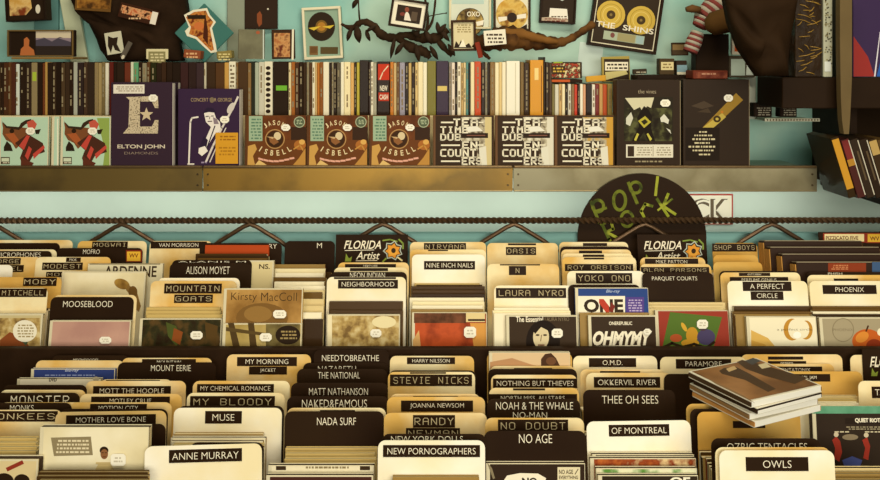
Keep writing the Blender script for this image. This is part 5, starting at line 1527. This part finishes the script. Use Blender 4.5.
for (yl, xa, xb) in ((134, 844, 849), (120, 842, 850), (100, 841, 851), (76, 840.5, 852), (40, 840, 852), (-10, 840, 852)):
    l, r_ = P(xa, yl, 1.838) - uo, P(xb, yl, 1.838) - uo
    pr.append([l, r_, r_ + Vector((0, .02, 0)), l + Vector((0, .02, 0))])
mb.grid(pr, mat('#675638', .55, noise=.12, scale=10), True, False, True)
mb.build('post', unit)
ZB = a.z + .0012
# records on the box shelf
def upright(name, label, cat, x0, x1, yt, Y, D_, parts, face):
    A_, B_ = P(x0, yt, Y), P(x1, yt, Y)
    M = Matrix.Translation(((A_.x + B_.x) / 2, Y, ZB))
    mb = MB()
    w = B_.x - A_.x
    mb.box(-w / 2, w / 2, 0, D_, 0, A_.z - ZB, face, .0012)
    o = mb.build(name, None, M)
    for n_, f in parts.items():
        mb = MB()
        f(mb, M, w, A_.z - ZB)
        mb.build(n_, o)
    tag(o, label, cat)
    return o


film = mat('#2a1c0d', .3, noise=.4, scale=25, bump=.5, coat=.15)
def wraplines(mb, M, w, h):  # glints along the wrap's creases, painted as gold lines
    rg = random.Random(5)
    for i in range(26):
        z = rg.uniform(.01, h - .01)
        x = rg.uniform(-w / 2, w * .1)
        e = x + rg.uniform(.01, w * .6)
        e = min(e, w / 2)
        t = rg.uniform(-.012, .012)
        mb.tube([(x, -.0008, z), ((x + e) / 2, -.0022, z + t * .3), (e, -.0008, z + t)], .0009, mat('#a07c34', .2, coat=.5), 5)
upright('wrapped_records', 'bundle of records in shiny crinkled wrap on the black box shelf', 'records', 795, 822, -8, 1.884, .14, {'crease_glint': wraplines}, film)
def speck(mb, M, w, h):
    rg = random.Random(9)
    for i in range(70):
        z, x = rg.uniform(.02, h - .004), rg.uniform(-w / 2 + .002, w / 2 - .004)
        mb.box(x, x + .003, -.0008, -.0003, z, z + .003, mat('#4a4434', .6) if i % 2 else mat('#8a805c', .6))
    mb.box(-w / 2 + .002, w / 2 - .004, -.001, -.0004, .012, .034, mat('#d8dcd4', .5))
upright('record_box', 'narrow white speckled record box spine next to the wrapped bundle', 'records', 823.5, 832.5, -8, 1.884, .14, {'speckle_print': speck}, mat('#b4b49c', .4))
def sleeve(mb, M, w, h):
    A_ = [(-w / 2 + .001, -.0006, .001), (w * .05, -.0006, .001), (-w * .12, -.0006, .045), (-w / 2 + .001, -.0006, .09)]
    mb.face(A_, mat('#93302c', .4, coat=.3))
    mb.face([(w * .10, -.001, .001), (w * .5, -.001, .001), (w * .5, -.001, .13), (w * .24, -.001, .05)], mat('#2f5fae', .4, coat=.3))
    mb.face([(w * .03, -.0012, .001), (w * .07, -.0012, .001), (w * .20, -.0012, .10), (w * .18, -.0012, .10)], mat('#d8d4dc', .4))
upright('record_sleeve', 'dark purple record sleeve with red and blue corners at the unit end', 'records', 853, 892, -8, 1.884, .02, {'printed_corner': sleeve}, mat('#3a2a4c', .4, coat=.3))
bag, M = cloth('black_bag', 'large black bag hanging in front of the shelf end, curved lower edge', 'bag', [(727, -8), (733, 22), (743, 48), (755, 66), (762, 76.5), (791, 76.5), (794, 40), (799, -8)], 1.83, .045, mat('#2a1c0f', .75, noise=.12, scale=14), 6)

# leaning cases at the bottom of the unit
LZ = uo.z + .0006
lean = [(820.5, 8, '#33240f', 'mustard yellow disc case, first of the leaning row at the unit foot'), (841, 6.5, '#4a2420', 'maroon-topped disc case leaning behind the mustard one'), (848.5, 6, '#33271c', 'black disc case leaning, third of the row at the unit foot'), (856.5, 8.5, '#2c2016', 'black disc case with white edge line, fourth of the leaning row'), (866, 11, '#3a2a18', 'dark disc case with a tan top band, fifth of the leaning row'), (878, 9, '#5a4424', 'brown disc case at the end of the leaning row')]
xw = P(849, 194, 1.86).x
kk = (P(850, 160, 1.86) - P(849, 160, 1.86)).length
th = math.radians(-17)
for i, (x, w, hx, lab) in enumerate(lean):
    wd = (8.6 if i else 8) * kk
    M = Matrix.Translation((xw + i * wd / math.cos(th) * 1.02, 1.86, LZ + abs(math.sin(th)) * 0)) @ Matrix.Rotation(th, 4, 'Y')
    mb = MB()
    H = (58 if i else 60) * kk / math.cos(th)
    mb.box(0.0004, wd - .0004, 0, .126, 0.0, H, mat(hx, .4, coat=.2), .001)
    o = mb.build('cd_case', None, M)
    mb = MB()
    if i == 0:
        mb.box(.001, wd - .001, -.0008, -.0002, .02, H - .004, mat('#c8922f', .4))
    elif i == 1:
        mb.box(.002, wd - .002, -.0008, -.0002, H - .05, H - .002, mat('#7a2f2c', .4)); tb = MB(); tb.box(.001, wd - .001, -.001, -.0003, H - .06, H - .045, mat('#b08030', .4)); tb.build('ochre_band', o)
    elif i == 4:
        mb.box(.001, wd - .001, -.0008, -.0002, H - .035, H - .003, mat('#b89a5c', .4))
    else:
        mb.box(wd * .4, wd * .6, -.0008, -.0002, H * .3, H * .8, mat('#5c4c36', .5))
    if i in (1, 2, 3):
        eb = MB()
        eb.box(wd - .003, wd - .001, -.0012, -.0003, .004, H - .004, mat('#cfc8b4', .35))
        eb.build('edge_line', o)
    mb.build('spine_lettering', o)
    tag(o, lab, 'CD', 'cases leaning at the foot of the black unit')

# ---------------------------------------------------------------- the pile of cases lying across the divider tops
zc_ = 1.39
top = Vector((0, 0, ZC)) + ray(753.5, 378) * zc_
yaw = math.radians(25)
covers = mat('#a3754a', .3, hex2='#6f4a2c', hex3='#8c6038', scale=9, coat=.4)
hs = [.0105, .0105, .0105, .0105]
names = ['topmost, two dark figures on a brown cover', 'second from the top, dark edges', 'third from the top, white edge', 'bottom one, tan edge']
z = top.z
sizes = (.151, .138)
for i, h_ in enumerate(hs):
    z -= h_
    jx, jy, jr = ((0, 0, 0), (.004, -.002, .04), (-.001, .002, -.02), (.003, 0, .015))[i]
    M = Matrix.Translation((top.x + jx, top.y + jy, z)) @ Matrix.Rotation(yaw + jr, 4, 'Z')
    hx_, hy_ = sizes[0] / 2, sizes[1] / 2
    if i:
        hx_ -= .003; hy_ -= .002
    mb = MB()
    clear = mat('#d9d3bf', .2)
    pale = mat('#dfe0d4', .3)
    mb.box(-hx_, hx_, -hy_, hy_, h_ * .84, h_ * .985, clear, .0006)
    mb.box(-hx_ + .0015, hx_ - .0015, -hy_ + .0015, hy_ - .0015, h_ * .72, h_ * .84, mat(('#8a6238', '#2f2114', '#4a3420', '#b07a3c')[i], .5))
    mb.box(-hx_, hx_, -hy_, hy_, h_ * .16, h_ * .72, mat(('#4a3826', '#3a2a1c', '#8a6a44', '#c08a4a')[i], .4))
    mb.box(-hx_, hx_, -hy_, hy_, h_ * .005, h_ * .15, clear, .0006)
    o = mb.build('cd_case', None, M)
    mb = MB()
    mb.box(-hx_ + .002, hx_ - .002, -hy_ - .0004, -hy_ + .001, h_ * (.1 if i else .05), h_ * (.92 if i != 1 else .6), mat('#eceade', .35))
    mb.build('spine_insert', o)
    if i == 0:
        mb = MB()
        zt = h_ + .0002
        e = .004
        k1 = (hx_ - e, hy_ - e)
        mb.face([(-k1[0], -k1[1], zt), (k1[0], -k1[1], zt), (k1[0], k1[1], zt), (-k1[0], k1[1], zt)], covers)
        dk = mat('#4a3524', .35, coat=.2)
        g = lambda pts, m, dzz: mb.face([(p[0], p[1], zt + dzz) for p in pts], m)
        Mi = M.inverted()
        def at(px, py):
            o_ = Mi @ Vector((0, 0, ZC)); d_ = Mi.to_3x3() @ ray(px, py)
            t_ = (zt - o_.z) / d_.z
            return (o_ + d_ * t_)
        g([at(*p) for p in ((743, 395), (755, 403), (716, 384), (704, 376))][::1], mat('#8a6a48', .35, coat=.4), .0001)
        g([at(*p) for p in ((719, 371), (722, 374), (745, 380), (768, 392), (776, 389), (750, 374), (736, 367), (724, 368))], dk, .0002)
        g([at(*p) for p in ((737, 362), (746, 369), (765, 376), (795, 384), (808, 378), (780, 370), (760, 364), (742, 360))], dk, .0002)
        g([at(*p) for p in ((745, 361), (753, 358), (761, 361), (752, 365))], mat('#4c4a4a', .35, coat=.4), .0003)
        g([at(*p) for p in ((758, 365), (766, 363), (771, 367), (762, 369))], mat('#d8c8a0', .35, coat=.4), .0003)
        g([at(*p) for p in ((726, 369), (734, 366), (737, 369), (729, 372))], mat('#c8a878', .35, coat=.4), .0003)
        mb.build('cover', o)
    tag(o, 'jewel case in the loose pile, ' + names[i], 'CD', 'jewel cases in the loose pile')

# leave out packed cases that no part of can be seen, here or from a step to either side
bpy.context.view_layer.update()
dg = bpy.context.evaluated_depsgraph_get()
def seen(o, eyes):
    M_ = o.matrix_world
    for fx in (-.5, -.25, 0, .25, .5):
        for (yy, zz) in ((.001, .1245), (.005, .1245), (.0092, .1245), (.005, .11), (.005, .08), (0, .115), (0, .09)):
            p = M_ @ Vector((fx * .1415, yy, zz))
            for e in eyes:
                dv = p - e
                ok, loc, nrm, ix, ob, mx = S.ray_cast(dg, e, dv.normalized(), distance=dv.length + .002)
                if ob is not None and ob.name == o.name:
                    return True
    return False
eyes = [Vector((x, 0, ZC)) for x in EYES]
packs = [o for o in list(C.objects) if o.get('group', '').startswith('cases packed')]
gone = [o for o in packs if not seen(o, eyes)]
print('packed', len(packs), 'left out', len(gone))
for o in gone:
    packs.remove(o)
    bpy.data.objects.remove(o)
# and any packed case that would bite into a neighbour
from mathutils.bvhtree import BVHTree
def tree(o):
    M_ = o.matrix_world
    return BVHTree.FromPolygons([M_ @ v.co for v in o.data.vertices], [tuple(p.vertices) for p in o.data.polygons])
near = [o for o in C.objects if o.type == 'MESH' and o.parent is None and o.get('category') in ('CD', 'divider card') and o.matrix_world.translation.z < 1.2]
trees = {o.name: tree(o) for o in near}
for o in packs:
    p = o.matrix_world.translation
    if any(n is not o and (n.matrix_world.translation - p).length < .3 and trees[o.name].overlap(trees[n.name]) for n in near):
        del trees[o.name]
        near.remove(o)
        bpy.data.objects.remove(o)
# drop data nothing uses
for m_ in list(bpy.data.meshes):
    if m_.users == 0:
        bpy.data.meshes.remove(m_)
